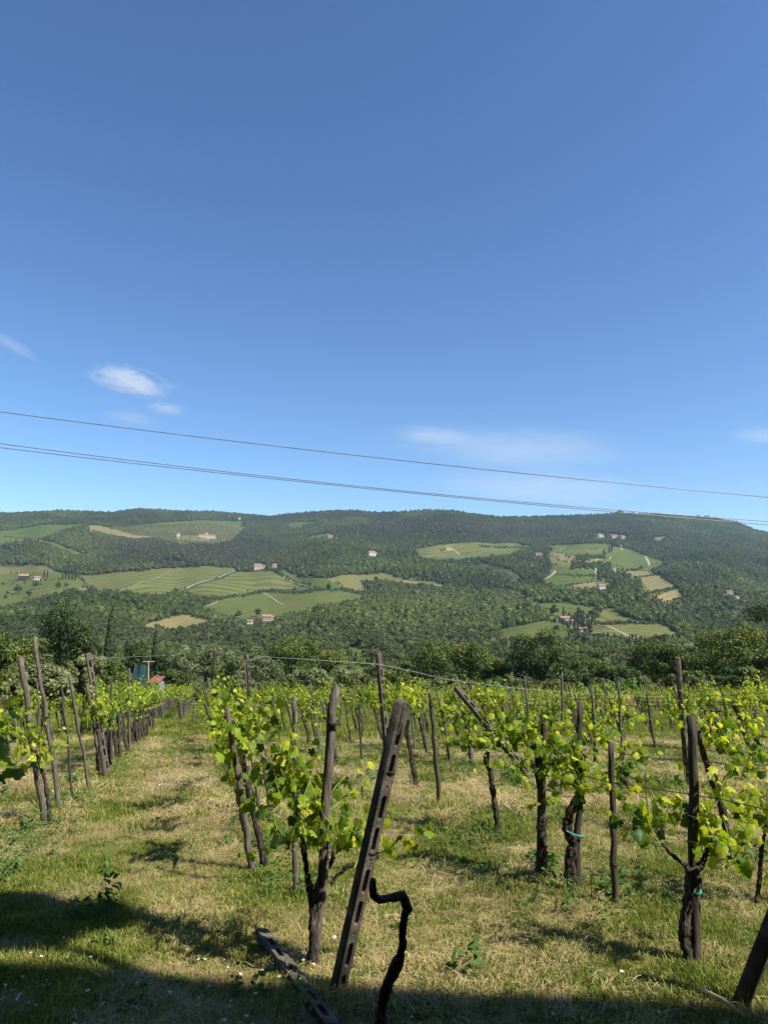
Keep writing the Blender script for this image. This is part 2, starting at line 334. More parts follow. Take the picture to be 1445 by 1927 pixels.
FNAME = {'vine': 'vineyard_field', 'meadow': 'meadow', 'green': 'green_field', 'dry': 'stubble_field', 'pale': 'grass_field', 'olive': 'olive_grove_ground'}
SPX = {0: 6.0, 1: 5.5, 2: 7.0, 3: 9.0}
flat = ALL.reshape(-1, 3)
hme = mesh_np('hills', flat, Q[fid < 0]); tag(link('hills', hme, M['hills'], None, True), kind='structure')
for i, (k, poly, rd, st) in enumerate(FIELDS):
    q = Q[fid == i]
    if len(q) == 0: continue
    u, inv = np.unique(q, return_inverse=True); v = flat[u]; me = mesh_np(FNAME[k], v, inv.reshape(q.shape))
    a, b = P(rd[0], rd[1]), P(rd[2], rd[3]); d = (b - a)[:2]; d /= np.linalg.norm(d)
    mx_, my_ = np.mean(poly, 0); pd = np.array([-(rd[3] - rd[1]), rd[2] - rd[0]], float); pd /= np.linalg.norm(pd)
    w0 = (P(mx_ + pd[0] * SPX[st], my_ + pd[1] * SPX[st]) - P(mx_, my_))[:2]; sp__ = max(2.5, abs(w0 @ np.array([-d[1], d[0]])))
    attr(me, 'row', 'FLOAT', (v[:, 0] * -d[1] + v[:, 1] * d[0]) / sp__)
    tag(link(FNAME[k], me, FM[k], None, True), kind='structure')

# white tracks over the fields
M['track'] = surf('gravel_track', [(0.3, (0.22, 0.195, 0.13)), (0.7, (0.34, 0.30, 0.21))], 0.3)
TRACKS = [([(337,1116),(390,1095),(420,1084),(448,1073)],5), ([(448,1073),(476,1077),(500,1079),(520,1081),(545,1092),(570,1101),(598,1113)],4),
 ([(521,1080),(526,1076),(533,1074)],4), ([(494,1117),(515,1126),(534,1137)],2.6), ([(346,1152),(365,1157),(401,1163)],3), ([(377,1140),(395,1136),(410,1130)],3),
 ([(0,1069),(30,1066),(60,1064)],3), ([(616,1090),(650,1105),(667,1111)],2.2),([(748,1086),(790,1094),(838,1104)],2.5), ([(1040,1084),(1045,1073),(1040,1080),(1030,1092),(1019,1098)],4),
 ([(1119,1068),(1122,1078),(1119,1086)],6), ([(1092,1050),(1082,1055),(1076,1064),(1070,1068)],6), ([(1213,1048),(1218,1056),(1222,1065)],6), ([(1169,1020),(1168,1030),(1170,1036)],5),
 ([(1098,1177),(1105,1170),(1115,1165)],4.5), ([(1112,1171),(1140,1179),(1170,1189),(1197,1199)],3), ([(1126,1172),(1170,1172),(1240,1174)],2), ([(1134,1061),(1142,1055),(1150,1048)],3),
 ([(850,1036),(858,1044),(864,1049)],4),([(1051,1035),(1060,1030),(1075,1027)],4), ([(334,1013),(336,1018),(345,1020)],5), ([(224,1112),(270,1098),(310,1084),(350,1072)],2)]
for pts, wd in TRACKS:
    p = np.array(pts, float); t = np.linspace(0, len(p) - 1, len(p) * 6)
    px = np.interp(t, range(len(p)), p[:, 0]); py = np.interp(t, range(len(p)), p[:, 1]); c = P(px, py); c[:, 2] += 0.5
    tg = np.gradient(c, axis=0); nn = np.stack([-tg[:, 1], tg[:, 0], 0 * tg[:, 0]], 1); nn /= np.linalg.norm(nn, axis=1)[:, None] + 1e-9
    # keep each edge on the slope
    V = []
    for sgn in (-1, 1):
        e = c + nn * wd * 0.5 * sgn
        V.append(e)
    V = np.stack(V, 1).reshape(-1, 3); n_ = len(c)
    fq = [(2 * i, 2 * i + 1, 2 * i + 3, 2 * i + 2) for i in range(n_ - 1)]
    tag(link('dirt_track', mesh_np('dirt_track', V, fq), M['track']), kind='structure')

# ------------------------------------------------------------------ leaf clouds and instancing
QT = np.array([[-.5, 0, 0], [0, -.32, .06], [.5, 0, 0], [0, .32, .06]])
def frames(nrm, spin):
    z = nrm / (np.linalg.norm(nrm, axis=1)[:, None] + 1e-9)
    a = np.where(np.abs(z[:, 2:3]) < 0.9, np.array([[0, 0, 1.]]), np.array([[1., 0, 0]]))
    x = np.cross(a, z); x /= np.linalg.norm(x, axis=1)[:, None]; y = np.cross(z, x)
    c, s = np.cos(spin)[:, None], np.sin(spin)[:, None]
    return np.stack([x * c + y * s, y * c - x * s, z], 1)
def leaves(name, pos, nrm, size, tint, T=QT, TF=np.array([[0, 1, 2, 3]]), spin=None, r=rng):
    n = len(pos); fr = frames(nrm, r.uniform(0, 6.28, n) if spin is None else spin)
    V = pos[:, None, :] + np.einsum('mk,nkj->nmj', T, fr) * np.asarray(size).reshape(-1, 1, 1)
    Fa = (TF[None] + (np.arange(n) * len(T))[:, None, None]).reshape(-1, TF.shape[1])
    me = mesh_np(name, V.reshape(-1, 3), Fa); attr(me, 'tint', 'FLOAT', np.repeat(tint, len(T))); return me
def unit(n, r=rng):
    v = r.normal(size=(n, 3)); return v / np.linalg.norm(v, axis=1)[:, None]
def crown_cloud(seed, rx, rz, nb, nl, leaf, low=-0.55, jag=1.0, elong=1.0):
    """clumps spread through an ellipsoid, each clump a shell of small leaf faces"""
    r = np.random.default_rng(seed); bc = []; br = []
    while len(bc) < nb:
        u = r.uniform(-1, 1, 3)
        q = np.linalg.norm(u)
        if q > 1 or u[2] < low: continue
        if q < 0.45 and r.random() < 0.6: continue
        wv = 0.8 + 0.35 * vnoise(math.atan2(u[1], u[0]) * 1.3 + 9, u[2] * 2 + 5, seed)
        bc.append(u * [rx, rx, rz] * 0.78 * wv); br.append(r.uniform(0.2, 0.36) * min(rx, rz) * jag)
    bc = np.array(bc); br = np.array(br); w_ = br ** 2 / (br ** 2).sum()
    k = r.choice(nb, nl, p=w_); d = unit(nl, r); rad = br[k] * r.uniform(0.72, 1.08, nl)
    pos = bc[k] + d * rad[:, None] * [1, 1, 0.8]
    nrm = d * 0.9 + unit(nl, r) * 0.9 + np.array([0, 0, .35])
    tn = np.clip(0.5 + 0.28 * (r.random(nb)[k] - 0.5) * 2 + 0.18 * r.normal(size=nl), 0, 1)
    return pos, nrm, leaf * r.uniform(0.6, 1.3, nl) * elong, tn
def scatter(name, pts, rots, scl, ix, sources, label=None, **at_):
    me = mesh_np(name, pts, np.zeros((0, 3), np.int32)) if False else bpy.data.meshes.new(name)
    me.vertices.add(len(pts)); me.vertices.foreach_set('co', np.asarray(pts, np.float32).ravel())
    attr(me, 'rot', 'FLOAT_VECTOR', np.asarray(rots, np.float32)); attr(me, 'scl', 'FLOAT', np.asarray(scl, np.float32)); attr(me, 'ix', 'INT', np.asarray(ix, np.int32))
    for k, v in at_.items(): attr(me, k, 'FLOAT', np.asarray(v, np.float32))
    o = link(name, me); col = bpy.data.collections.new(name + '_kinds')
    for i, s in enumerate(sources):
        q = bpy.data.objects.new('%s_kind_%02d' % (name, i), s); col.objects.link(q)
    g = bpy.data.node_groups.new(name + '_spread', 'GeometryNodeTree')
    g.interface.new_socket('Geometry', in_out='INPUT', socket_type='NodeSocketGeometry'); g.interface.new_socket('Geometry', in_out='OUTPUT', socket_type='NodeSocketGeometry')
    gi = g.nodes.new('NodeGroupInput'); go = g.nodes.new('NodeGroupOutput'); ip = g.nodes.new('GeometryNodeInstanceOnPoints')
    ci = g.nodes.new('GeometryNodeCollectionInfo'); ci.inputs['Collection'].default_value = col
    ci.inputs['Separate Children'].default_value = True; ci.inputs['Reset Children'].default_value = True
    def na(nm, tp):
        q = g.nodes.new('GeometryNodeInputNamedAttribute'); q.data_type = tp; q.inputs[0].default_value = nm
        return [s for s in q.outputs if s.enabled][0]
    er = g.nodes.new('FunctionNodeEulerToRotation'); g.links.new(na('rot', 'FLOAT_VECTOR'), er.inputs[0])
    g.links.new(gi.outputs[0], ip.inputs['Points']); g.links.new(ci.outputs[0], ip.inputs['Instance']); ip.inputs['Pick Instance'].default_value = True
    g.links.new(na('ix', 'INT'), ip.inputs['Instance Index']); g.links.new(er.outputs[0], ip.inputs['Rotation']); g.links.new(na('scl', 'FLOAT'), ip.inputs['Scale'])
    g.links.new(ip.outputs[0], go.inputs[0])
    md = o.modifiers.new('spread', 'NODES'); md.node_group = g
    tag(o, label, None, None, 'stuff'); return o

# ------------------------------------------------------------------ woodland on the far hillsides
def lumpy(seed, rx, rz, amp=0.3, sub=2):
    bm = bmesh.new(); bmesh.ops.create_icosphere(bm, subdivisions=sub, radius=1)
    for v in bm.verts:
        c = v.co; n = float(fbm(np.array(math.atan2(c.y, c.x) * 1.6 + 7), np.array(c.z * 2.4 + 5), seed, 3)) - 0.5
        v.co = Vector((c.x * rx, c.y * rx, c.z * rz)) * (1 + amp * 2 * n)
    V = [tuple(v.co) for v in bm.verts]; Fc = [tuple(q.index for q in f.verts) for f in bm.faces]; bm.free(); return np.array(V), np.array(Fc)
def forest_kind(seed, rx, rz, nl=700, leaf=.92, conic=False):
    pos, nrm, sz, tn = crown_cloud(seed, rx, rz, 13, nl, leaf, low=-0.5)
    if conic:
        pos[:, :2] *= np.clip(1.1 - (pos[:, 2:3] + rz) / (2.2 * rz), 0.12, 1)
    pos[:, 2] += rz * 1.05
    fr = frames(nrm, rng.uniform(0, 6.28, nl)); V = pos[:, None, :] + np.einsum('mk,nkj->nmj', QT, fr) * sz[:, None, None]
    Fa = (np.array([[0, 1, 2], [0, 2, 3]])[None] + (np.arange(nl) * 4)[:, None, None]).reshape(-1, 3)
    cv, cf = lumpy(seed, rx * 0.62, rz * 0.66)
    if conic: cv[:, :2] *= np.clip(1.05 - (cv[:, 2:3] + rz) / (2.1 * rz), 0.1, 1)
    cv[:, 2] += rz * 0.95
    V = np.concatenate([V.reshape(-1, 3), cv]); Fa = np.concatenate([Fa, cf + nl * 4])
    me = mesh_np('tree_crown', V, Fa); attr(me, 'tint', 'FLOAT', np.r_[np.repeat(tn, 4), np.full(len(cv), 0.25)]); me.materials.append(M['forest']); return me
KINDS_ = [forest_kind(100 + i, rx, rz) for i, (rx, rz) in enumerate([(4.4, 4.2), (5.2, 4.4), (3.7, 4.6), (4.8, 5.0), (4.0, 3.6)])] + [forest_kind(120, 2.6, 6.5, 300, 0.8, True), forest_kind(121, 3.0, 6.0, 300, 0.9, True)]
cell = np.stack([ALL[:-1, :-1], ALL[:-1, 1:], ALL[1:, 1:], ALL[1:, :-1]], 2)
d1 = (cell[..., 2, :] - cell[..., 0, :])[..., :2]; d2 = (cell[..., 3, :] - cell[..., 1, :])[..., :2]
area = 0.5 * np.abs(d1[..., 0] * d2[..., 1] - d1[..., 1] * d2[..., 0])
area[-1] *= 0.0
cx_ = np.zeros(area.shape); cyy = np.zeros(area.shape); cx_[:fx.shape[0]] = fx; cyy[:fy.shape[0]] = fy; cx_[fx.shape[0]:] = fx[-1]; cyy[fx.shape[0]:] = fy[-1]
dist = cell[..., 0, 1]
dens = 1 / np.interp(dist, [200, 700, 1500, 3300], [22, 28, 40, 52])
edge = np.clip((fid >= 0), 0, 1)
lam = area * dens * (fid < 0) * ((cx_ > -220) & (cx_ < 1660)) * (dist > 190)
# thinner wood where the photo shows scrub or open slope
opn = fbm(cx_ / 60, cyy / 25, 77, 3)
lam *= np.clip(1.35 - 0.6 * opn, 0.5, 1.2)
cnt = rng.poisson(lam)
ii = np.repeat(np.arange(cnt.size), cnt.ravel()); uu = rng.random((len(ii), 2)); cf_ = cell.reshape(-1, 4, 3)[ii]
pts = (cf_[:, 0] * ((1 - uu[:, :1]) * (1 - uu[:, 1:])) + cf_[:, 1] * (uu[:, :1] * (1 - uu[:, 1:])) + cf_[:, 2] * (uu[:, :1] * uu[:, 1:]) + cf_[:, 3] * ((1 - uu[:, :1]) * uu[:, 1:]))
fxp = cx_.ravel()[ii]; fyp = cyy.ravel()[ii]
def infield(x, y):
    r = np.zeros(x.shape, bool)
    for f in FIELDS: r |= inpoly(x, y, f[1])
    for hx, hy, hw, hh in HOUSEBOX: r |= (x > hx - hw * .75) & (x < hx + hw * .95) & (y < hy + 2.5) & (y > hy - hh * .9)
    return r
hpx = 8.5 / pts[:, 1] * F
cut = infield(fxp, fyp - .5 * hpx) | infield(fxp, fyp - .15 * hpx)
small = infield(fxp, fyp - 1.0 * hpx)
pts = pts[~cut]; fxp = fxp[~cut]; fyp = fyp[~cut]; small = small[~cut]
clump = .6 * fbm(pts[:, 0] / 110, pts[:, 1] / 150, 41, 4) + .4 * fbm(pts[:, 0] / 420, pts[:, 1] / 500, 43, 3)  # random crown tint; the broad part puts hillside relief shading into the colour
ptint = np.clip(0.5 + 2.0 * (clump - 0.5) + 0.19 * rng.normal(size=len(pts)), 0, 1)
def blob(x, y, cx0, cy0, rx, ry): return np.exp(-(((x - cx0) / rx) ** 2 + ((y - cy0) / ry) ** 2))
brown = 0.75 * blob(fxp, fyp, 300, 1028, 170, 22) + 0.8 * blob(fxp, fyp, 985, 1003, 85, 12) + 0.4 * blob(fxp, fyp, 430, 1045, 110, 20) + 0.35 * blob(fxp, fyp, 700, 1000, 200, 22)
stand = fbm(pts[:, 0] / 260 + 3, pts[:, 1] / 330, 67, 3)
brown += .38 * (stand > .56) * rng.uniform(.5, 1, len(pts)); ptint = ptint + .22 * (stand < .43) - .15 * (stand > .62)
brown = np.clip(brown * (0.5 + fbm(fxp / 40, fyp / 14, 9, 3)), 0, 0.85)
ptint -= 0.35 * (blob(fxp, fyp, 1000, 978, 160, 10) + blob(fxp, fyp, 900, 1065, 70, 14))
con = fbm(fxp / 70, fyp / 24, 58, 3) + 0.25 * blob(fxp, fyp, 960, 980, 160, 12) > 0.70
ix = np.where(con & (rng.random(len(pts)) < 0.75), rng.integers(5, 7, len(pts)), rng.integers(0, 5, len(pts)))
sc = np.clip(np.exp(rng.normal(size=len(pts)) * .24) * .88, .45, 1.5) * np.interp(pts[:, 1], [200, 600, 3000], [0.85, 1.0, 1.12])
sc = np.where(small, sc * .62, sc)
rots = np.stack([rng.uniform(-.12, .12, len(pts)), rng.uniform(-.12, .12, len(pts)), rng.uniform(0, 6.28, len(pts))], 1)
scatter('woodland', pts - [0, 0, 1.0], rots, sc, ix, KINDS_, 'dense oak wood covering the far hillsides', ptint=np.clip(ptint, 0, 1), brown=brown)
print('woodland trees', len(pts))
# olive groves and scrub
op, oi_ = [], []
for i, (k, poly, rd, st) in enumerate(FIELDS):
    if k != 'olive': continue
    a, b = P(rd[0], rd[1]), P(rd[2], rd[3]); d = (b - a)[:2]; d /= np.linalg.norm(d)
    cen = P(*np.mean(poly, 0)); g = np.arange(-400, 400, 11.0)
    gx, gy = np.meshgrid(g, g); wx = cen[0] + gx * d[0] - gy * d[1]; wy = cen[1] + gx * d[1] + gy * d[0]
    q = Q[fid == i]; c4 = flat[q].mean(1)
    for x_, y_ in zip(wx.ravel(), wy.ravel()):
        j = np.argmin((c4[:, 0] - x_) ** 2 + (c4[:, 1] - y_) ** 2)
        if (c4[j, 0] - x_) ** 2 + (c4[j, 1] - y_) ** 2 < 40: op.append((x_ + rnd.uniform(-1, 1), y_ + rnd.uniform(-1, 1), c4[j, 2] - 0.4))
op = np.array(op); n_ = len(op)
scatter('olive_grove', op, np.c_[np.zeros((n_, 2)), rng.uniform(0, 6, n_)], rng.uniform(0.42, 0.6, n_), rng.integers(0, 5, n_), KINDS_[:5], 'rows of small grey green olive trees on the far slopes', ptint=rng.uniform(0.7, 1, n_), brown=np.full(n_, 0.3))
eb = []
for k, poly, rd, st in FIELDS[5:]:
    n0 = len(poly)
    for i in range(n0):
        (x0, y0), (x1, y1) = poly[i], poly[(i + 1) % n0]; L = math.hypot(x1 - x0, (y1 - y0) * 1.6)
        for t in np.arange(0, L, 3.2) / max(L, 1):
            if fbm(np.array((x0 + t * (x1 - x0)) / 26), np.array((y0 + t * (y1 - y0)) / 12), 19, 2) > .50: eb.append((x0 + t * (x1 - x0) + rng.normal() * 1.2, y0 + t * (y1 - y0) + rng.normal() * .7, rng.uniform(.18, .55)))
eb = np.array(eb); n_ = len(eb)
scatter('field_edge_bushes', P(eb[:, 0], eb[:, 1]) - [0, 0, .4], np.c_[np.zeros((n_, 2)), rng.uniform(0, 6, n_)], eb[:, 2], rng.integers(0, 5, n_), KINDS_[:5], 'ragged bushes along the edges of the far fields', ptint=rng.uniform(.1, .7, n_), brown=rng.uniform(0, .3, n_))
hp = []
for hx, hy, hw, hh in HOUSEBOX:
    for _ in range(6):
        u = rng.uniform(-1.3, 1.7); hp.append((hx + u * hw, hy + (rng.uniform(.5, 3.2) if abs(u) > .75 else rng.choice([-2.2, 3.4]) + rng.uniform(-.5, .5)), rng.uniform(.35, .8)))
hp = np.array(hp); n_ = len(hp)
scatter('garden_trees', P(hp[:, 0], hp[:, 1]) - [0, 0, .4], np.c_[np.zeros((n_, 2)), rng.uniform(0, 6, n_)], hp[:, 2], rng.integers(0, 7, n_), KINDS_, 'small dark trees gathered round the far farmhouses', ptint=rng.uniform(0, .6, n_), brown=np.zeros(n_))
# hedgerows and tree lines between the fields
HEDGE = [([(381,1128),(450,1119),(519,1114),(590,1116)],.42,1.3,'ragged hedge under the striped vineyard on the left hill'), ([(360,1152),(395,1158),(420,1163),(440,1166)],.5,1.1,'dark hedge beside the tan stubble field'),
 ([(640,1112),(670,1113),(700,1114)],.55,1.1,'short bushy hedge at the tip of the round meadow'), ([(1041,1083),(1080,1087),(1120,1086)],.3,1,'thin hedge between the two bright green fields'),
 ([(1198,1087),(1215,1086),(1228,1083)],.3,1,'hedge between the tan fields on the right slope'), ([(1215,1119),(1245,1114),(1275,1109)],.45,1.2,'green strip between the two lower tan fields'),
 ([(1150,1070),(1180,1071),(1205,1070)],.5,1.1,'hedge under the green hilltop field'),([(1085,1054),(1110,1053),(1140,1045)],.9,1.5,'dark copse above the tan field'),([(1075,1069),(1100,1069),(1128,1070),(1150,1069)],1.0,1.6,'dark tree line above the bright green field'),
 ([(1125,1086),(1150,1090),(1180,1095),(1205,1105)],1.1,2.2,'round wooded knoll behind the white villa'),([(150,1046),(166,1047)],.6,1,'bushes at the foot of the long meadow'),([(900,1028),(940,1027),(990,1030)],.5,1,'bushes dividing the upper right fields')]
for pts_, s_, th_, lb in HEDGE:
    p = np.array(pts_, float); L = np.abs(np.diff(p[:, 0])).sum(); k = int(L * (1.5 if s_ < .8 else 2.4)); t = rng.uniform(0, len(p) - 1, k)
    px = np.interp(t, range(len(p)), p[:, 0]); py = np.interp(t, range(len(p)), p[:, 1]) + rng.normal(size=k) * th_ * (1 if s_ < .8 else 2.2)
    c = P(px, py); c[:, 2] -= 0.5
    scatter('hedgerow', c, np.c_[np.zeros((k, 2)), rng.uniform(0, 6, k)], s_ * rng.uniform(0.7, 1.2, k), rng.integers(0, 5, k), KINDS_[:5], lb, ptint=rng.uniform(0.1, 0.6, k), brown=np.zeros(k))
# single trees in the far fields
def single(kind, name, px, py, s, label, cat='tree', group=None, mat=None, sz=1.0):
    c = P(px, py); o = bpy.data.objects.new(name, kind); C.objects.link(o); o.location = (c[0], c[1], c[2] - 0.5); o.rotation_euler = (0, 0, rnd.uniform(0, 6)); o.scale = (s, s, s * sz)
    return tag(o, label, cat, group)
def solo_tree_mesh(seed, rx, rz, m, trunk=True, nl=900, leaf=0.8):
    pos, nrm, szz, tn = crown_cloud(seed, rx, rz, 16, nl, leaf, low=-0.5); pos[:, 2] += rz * 1.1
    me = leaves('far_tree', pos, nrm, szz, tn); me.materials.append(m); return me
ST = [solo_tree_mesh(200 + i, 4, 3.8, M['darkleaf']) for i in range(3)]
for i, (x, y, s, lb) in enumerate([(539,1089,.9,'small round tree beside the white farm track, uppermost of four'), (572,1101,1.15,'round tree by the track bend on the left hill'), (584,1104,1.1,'tree just right of the track bend on the left hill'),
    (618,1112,1.5,'largest lone tree at the meadow edge below the green wedge'), (554,1112,1.25,'round bush at the lower right corner of the striped vineyard'), (332,1116,1.25,'lone dark tree at the foot of the sandy farm track'),
    (34,1119,2.1,'broad round tree in the grassy slope at far left'), (68,1110,2.2,'broad dark tree below the white farmhouse at far left'), (57,1124,1.7,'dark bush low on the grassy slope at far left'), (110,1108,1.5,'tree right of the broad pair on the left slope'),(125,1106,1.3,'rightmost tree in the orchard on the left slope'),
    (10,1128,1.0,'small bush low at the left edge of the slope'), (14,1122,.9,'bush above the small bush on the left slope'),(26,1100,.7,'small tree high on the left slope under the dark house'), (46,1099,.8,'small tree below the gap between the two left houses'),(6,1104,1.1,'tree cut by the left picture edge on the slope'),
    (448,1160,1.5,'tree left of the pink farmhouse under the round meadow'), (488,1158,1.6,'tree touching the pink farmhouse under the round meadow'), (1065,1047,1.3,'round tree on the tan field at upper right'), (1071,1052,1.4,'second round tree on the tan field at upper right'),
    (1046,1190,1.1,'lone bush in the meadow left of the cypress row'), (1060,1182,1.2,'bush on the track beside the terraced house'), (1205,1069,1.4,'tree at the lower edge of the hilltop field'), (706,1093,1.6,'tree at the top of the wooded tongue in the pale field'),
    (1090,1160,1.8,'tree between the hamlet house and the small barn'),(1082,1170,1.6,'tree below the hamlet house'),(1116,1158,1.6,'tree right of the small barn'),(1042,1157,1.9,'tree left of the hamlet house'),(1090,1178,1.3,'tree just above the cypress row')]):
    single(ST[i % 3], 'round_tree', x, y, s, lb)
def cypress_mesh(seed, h, rr, nl, leaf):
    r = np.random.default_rng(seed); t = r.beta(1.1, 1.3, nl); a = r.uniform(0, 6.28, nl)
    prof = np.interp(t, [0, .06, .25, .55, .85, 1], [.35, .75, 1, .85, .45, .05]) * rr * (0.8 + 0.4 * vnoise(a * 1.5, t * 14, seed))
    rad = prof * r.uniform(0.55, 1.05, nl); pos = np.stack([np.cos(a) * rad, np.sin(a) * rad, 0.3 + t * h], 1)
    nrm = np.stack([np.cos(a), np.sin(a), 0.3 + 0 * a], 1) + 0.6 * unit(nl, r)
    me = leaves('cypress', pos, nrm, leaf * r.uniform(.6, 1.3, nl), np.clip(.5 + .22 * r.normal(size=nl), 0, 1)); me.materials.append(M['cypressleaf']); return me
CYF = [cypress_mesh(300 + i, 15, 1.5, 500, 1.0) for i in range(3)]
CYL = [([(1074,1186),(1081,1187),(1087,1188),(1094,1189),(1099,1190),(1104,1190),(1108,1191),(1113,1191)],.92,'tall dark cypress in the row before the pink terraced house','cypresses in a row below the hamlet'),
      ([(1088,1176),(1095,1184)],1.25,'taller cypress standing behind the row below the hamlet','tall cypresses behind the row'),([(1060,1162)],1.15,'single slim cypress rising over the hamlet house',None),
      ([(454,1072),(460,1073),(465,1073),(490,1072),(496,1073),(500,1073),(522,1076)],1.0,'cypress around the hilltop farmhouse on the left vineyard hill','cypresses round the hilltop farmhouse'),
      ([(1163,1014),(1160,1020),(1157,1028),(1152,1034),(1150,1040),(1146,1041)],1.7,'cypress in the dark file climbing to the ridge hamlet','cypresses climbing to the ridge hamlet'),
      ([(976,1154),(984,1155),(992,1155),(1000,1155),(1008,1156),(1015,1156)],.95,'cypress in the loose line left of the hamlet','cypresses left of the hamlet'),
      ([(48,1026),(55,1026),(60,1027),(66,1027),(72,1027),(20,1029),(30,1028)],1.3,'small cypress on the wooded shoulder at far left','cypresses on the left shoulder'),
      ([(124,1090),(130,1092),(136,1093),(142,1094),(118,1092),(90,1085),(84,1084)],1.15,'cypress near the farmhouses at far left','cypresses by the left farmhouses'),
      ([(270,988),(276,988),(283,987)],1.6,'dark cypress by the high green field on the left ridge','cypresses by the high green field')]
for pts_, s_, lb, gp in CYL:
    for x, y in pts_: single(CYF[rnd.randrange(3)], 'cypress_tree', x, y, s_ * rnd.uniform(.85, 1.15), lb, 'cypress', gp)
# flat-topped clumps that break the ridge line
for x, s, lb in [(1165, 1.9, 'clump of trees crowning the ridge near the cables'), (1313, 1.5, 'left end of the tree clump on the right ridge'), (1330, 1.9, 'flat tree clump breaking the right ridge line'), (1345, 1.6, 'right end of the tree clump on the right ridge')]:
    yr = float(np.interp(x, RX, RY)); o = single(ST[rnd.randrange(3)], 'ridge_tree', x, yr + 1.5, s * 2.2, lb); o.scale = (s * 3.4, s * 2, s * 1.7)

# ------------------------------------------------------------------ far buildings
def wallmat(nm, c): return surf(nm, [(0.3, tuple(v * .82 for v in c)), (0.7, c)], 0.8)
M['cream'] = wallmat('cream_plaster', (0.46, 0.40, 0.30)); M['white'] = wallmat('white_plaster', (0.60, 0.57, 0.52)); M['pink'] = wallmat('pink_plaster', (0.42, 0.32, 0.265)); M['stone'] = wallmat('rubble_stone', (0.32, 0.28, 0.215)); M['darkwall'] = wallmat('dark_timber', (0.05, 0.045, 0.045))
M['tile'] = surf('terracotta_tiles', [(0.3, (0.22, 0.12, 0.08)), (0.7, (0.36, 0.215, 0.15))], 1.2); M['pane'] = surf('window_dark', [(0.3, (0.02, 0.022, 0.025)), (0.7, (0.05, 0.05, 0.055))], 2, rough=.2)
def house(px, py, wpx, hpx, wall, label, depth=0.7, rz=0.25, wing=None, tower=False, win=3, roofh=0.28):
    c = P(px, py); k = D(px, py) / F; W = wpx * k * .9; H = hpx * k * .85
    o = empty('farmhouse', tuple(c), label, 'house', None, rz); Dp = W * depth
    def block(x0, x1, y0, y1, h, rh, nw):
        m = MB(); m.box((x0, y0, -3), (x1, y1, h)); g = h + rh; ym = (y0 + y1) / 2
        m.add([(x0, y0, h), (x0, y1, h), (x0, ym, g)], [(0, 1, 2)]); m.add([(x1, y0, h), (x1, y1, h), (x1, ym, g)], [(0, 2, 1)])
        m.build('wall', M[wall], o)
        e = 0.5; r = MB(); t = 0.35; dz = e * rh / (ym - y0)
        for s, ye in ((0, y0 - e), (1, y1 + e)):
            z = h - dz + 0.05; v = [(x0 - e, ye, z), (x1 + e, ye, z), (x1 + e, ym, g + .05), (x0 - e, ym, g + .05)]
            v += [(a, b, q + t) for a, b, q in v]
            r.add(v, [(0, 3, 2, 1), (4, 5, 6, 7), (0, 1, 5, 4), (1, 2, 6, 5), (2, 3, 7, 6), (3, 0, 4, 7)])
        r.build('roof', M['tile'], o)
        for f in range(2 if h > 5 else 1):
            for j in range(nw):
                xc = x0 + (j + .5) * (x1 - x0) / nw; zc = h * (0.25 + 0.42 * f); ww = min(1.5, (x1 - x0) / nw * .36); q = MB()
                q.box((xc - ww / 2, y0 - .08, zc), (xc + ww / 2, y0 + .05, zc + ww * 1.4)); q.build('window', M['pane'], o)
    block(-W / 2, W / 2, -Dp / 2, Dp / 2, H * (1 - roofh), H * roofh, win)
    if wing: block(W / 2 + 0.02, W / 2 + W * wing, -Dp * .35, Dp * .4, H * .6, H * .18, 2)
    if tower: block(-W * .12, W * .06, -Dp * .2, Dp * .2, H * 1.25, H * .25, 1)
    return o
house(46, 1089, 18, 13, 'darkwall', 'dark timber house among trees at far left', win=2, roofh=.35)
house(71, 1092, 11, 9, 'white', 'small white farmhouse with red roof at far left', win=2)
house(157, 1109, 12, 6, 'stone', 'low grey stone barn beside the left vineyard corner', win=1)
house(485, 1074, 15, 12, 'cream', 'hilltop farmhouse above the striped vineyard, the larger of two', wing=.5, tower=False)
house(517, 1073, 9, 8, 'pink', 'small outbuilding right of the hilltop farmhouse', win=1)
house(502, 1166, 18, 13, 'pink', 'pink farmhouse at the lower edge of the round meadow', wing=.35)
house(470, 1173, 12, 8, 'white', 'low white shed left of the pink farmhouse', win=1)
house(699, 1046, 12, 10, 'white', 'bright white house alone in the central woods', win=2, wing=.4)
house(842, 1040, 11, 6, 'cream', 'cream farm building on the upper right fields', wing=.5, win=2)
house(390, 1013, 34, 8, 'cream', 'long cream villa with a small tower high on the left', tower=True, win=6, depth=.3)
house(336, 1012, 6, 7, 'white', 'white hut left of the long cream villa', win=1)
house(621, 1012, 10, 6, 'stone', 'grey stone house beside the tiny green clearing', win=2)
house(1128, 1011, 13, 6, 'cream', 'pale house at the left end of the ridge hamlet', win=3)
house(1155, 1012, 16, 7, 'pink', 'largest pink house of the ridge hamlet', win=4)
house(1171, 1013, 9, 6, 'cream', 'pale house at the right end of the ridge hamlet', win=2)
house(1012, 1044, 15, 5, 'stone', 'low stone farm among trees left of the tan fields', win=3)
house(1154, 1075, 8, 7, 'cream', 'small cream house under the green hilltop field', win=1)
house(1131, 1110, 14, 10, 'white', 'white villa under the round wooded knoll', wing=.45)
house(1063, 1171, 24, 12, 'pink', 'main hamlet house with terracotta roof among trees', wing=.3, win=4)
house(1049, 1170, 7, 8, 'white', 'white annexe at the left of the main hamlet house', win=1)
house(1078, 1187, 12, 10, 'white', 'white house on the terrace below the hamlet', win=2)
house(1096, 1191, 17, 9, 'pink', 'pink terraced house behind the cypress row', win=3)
house(1104, 1159, 12, 6, 'cream', 'small cream barn above the hamlet', win=1)
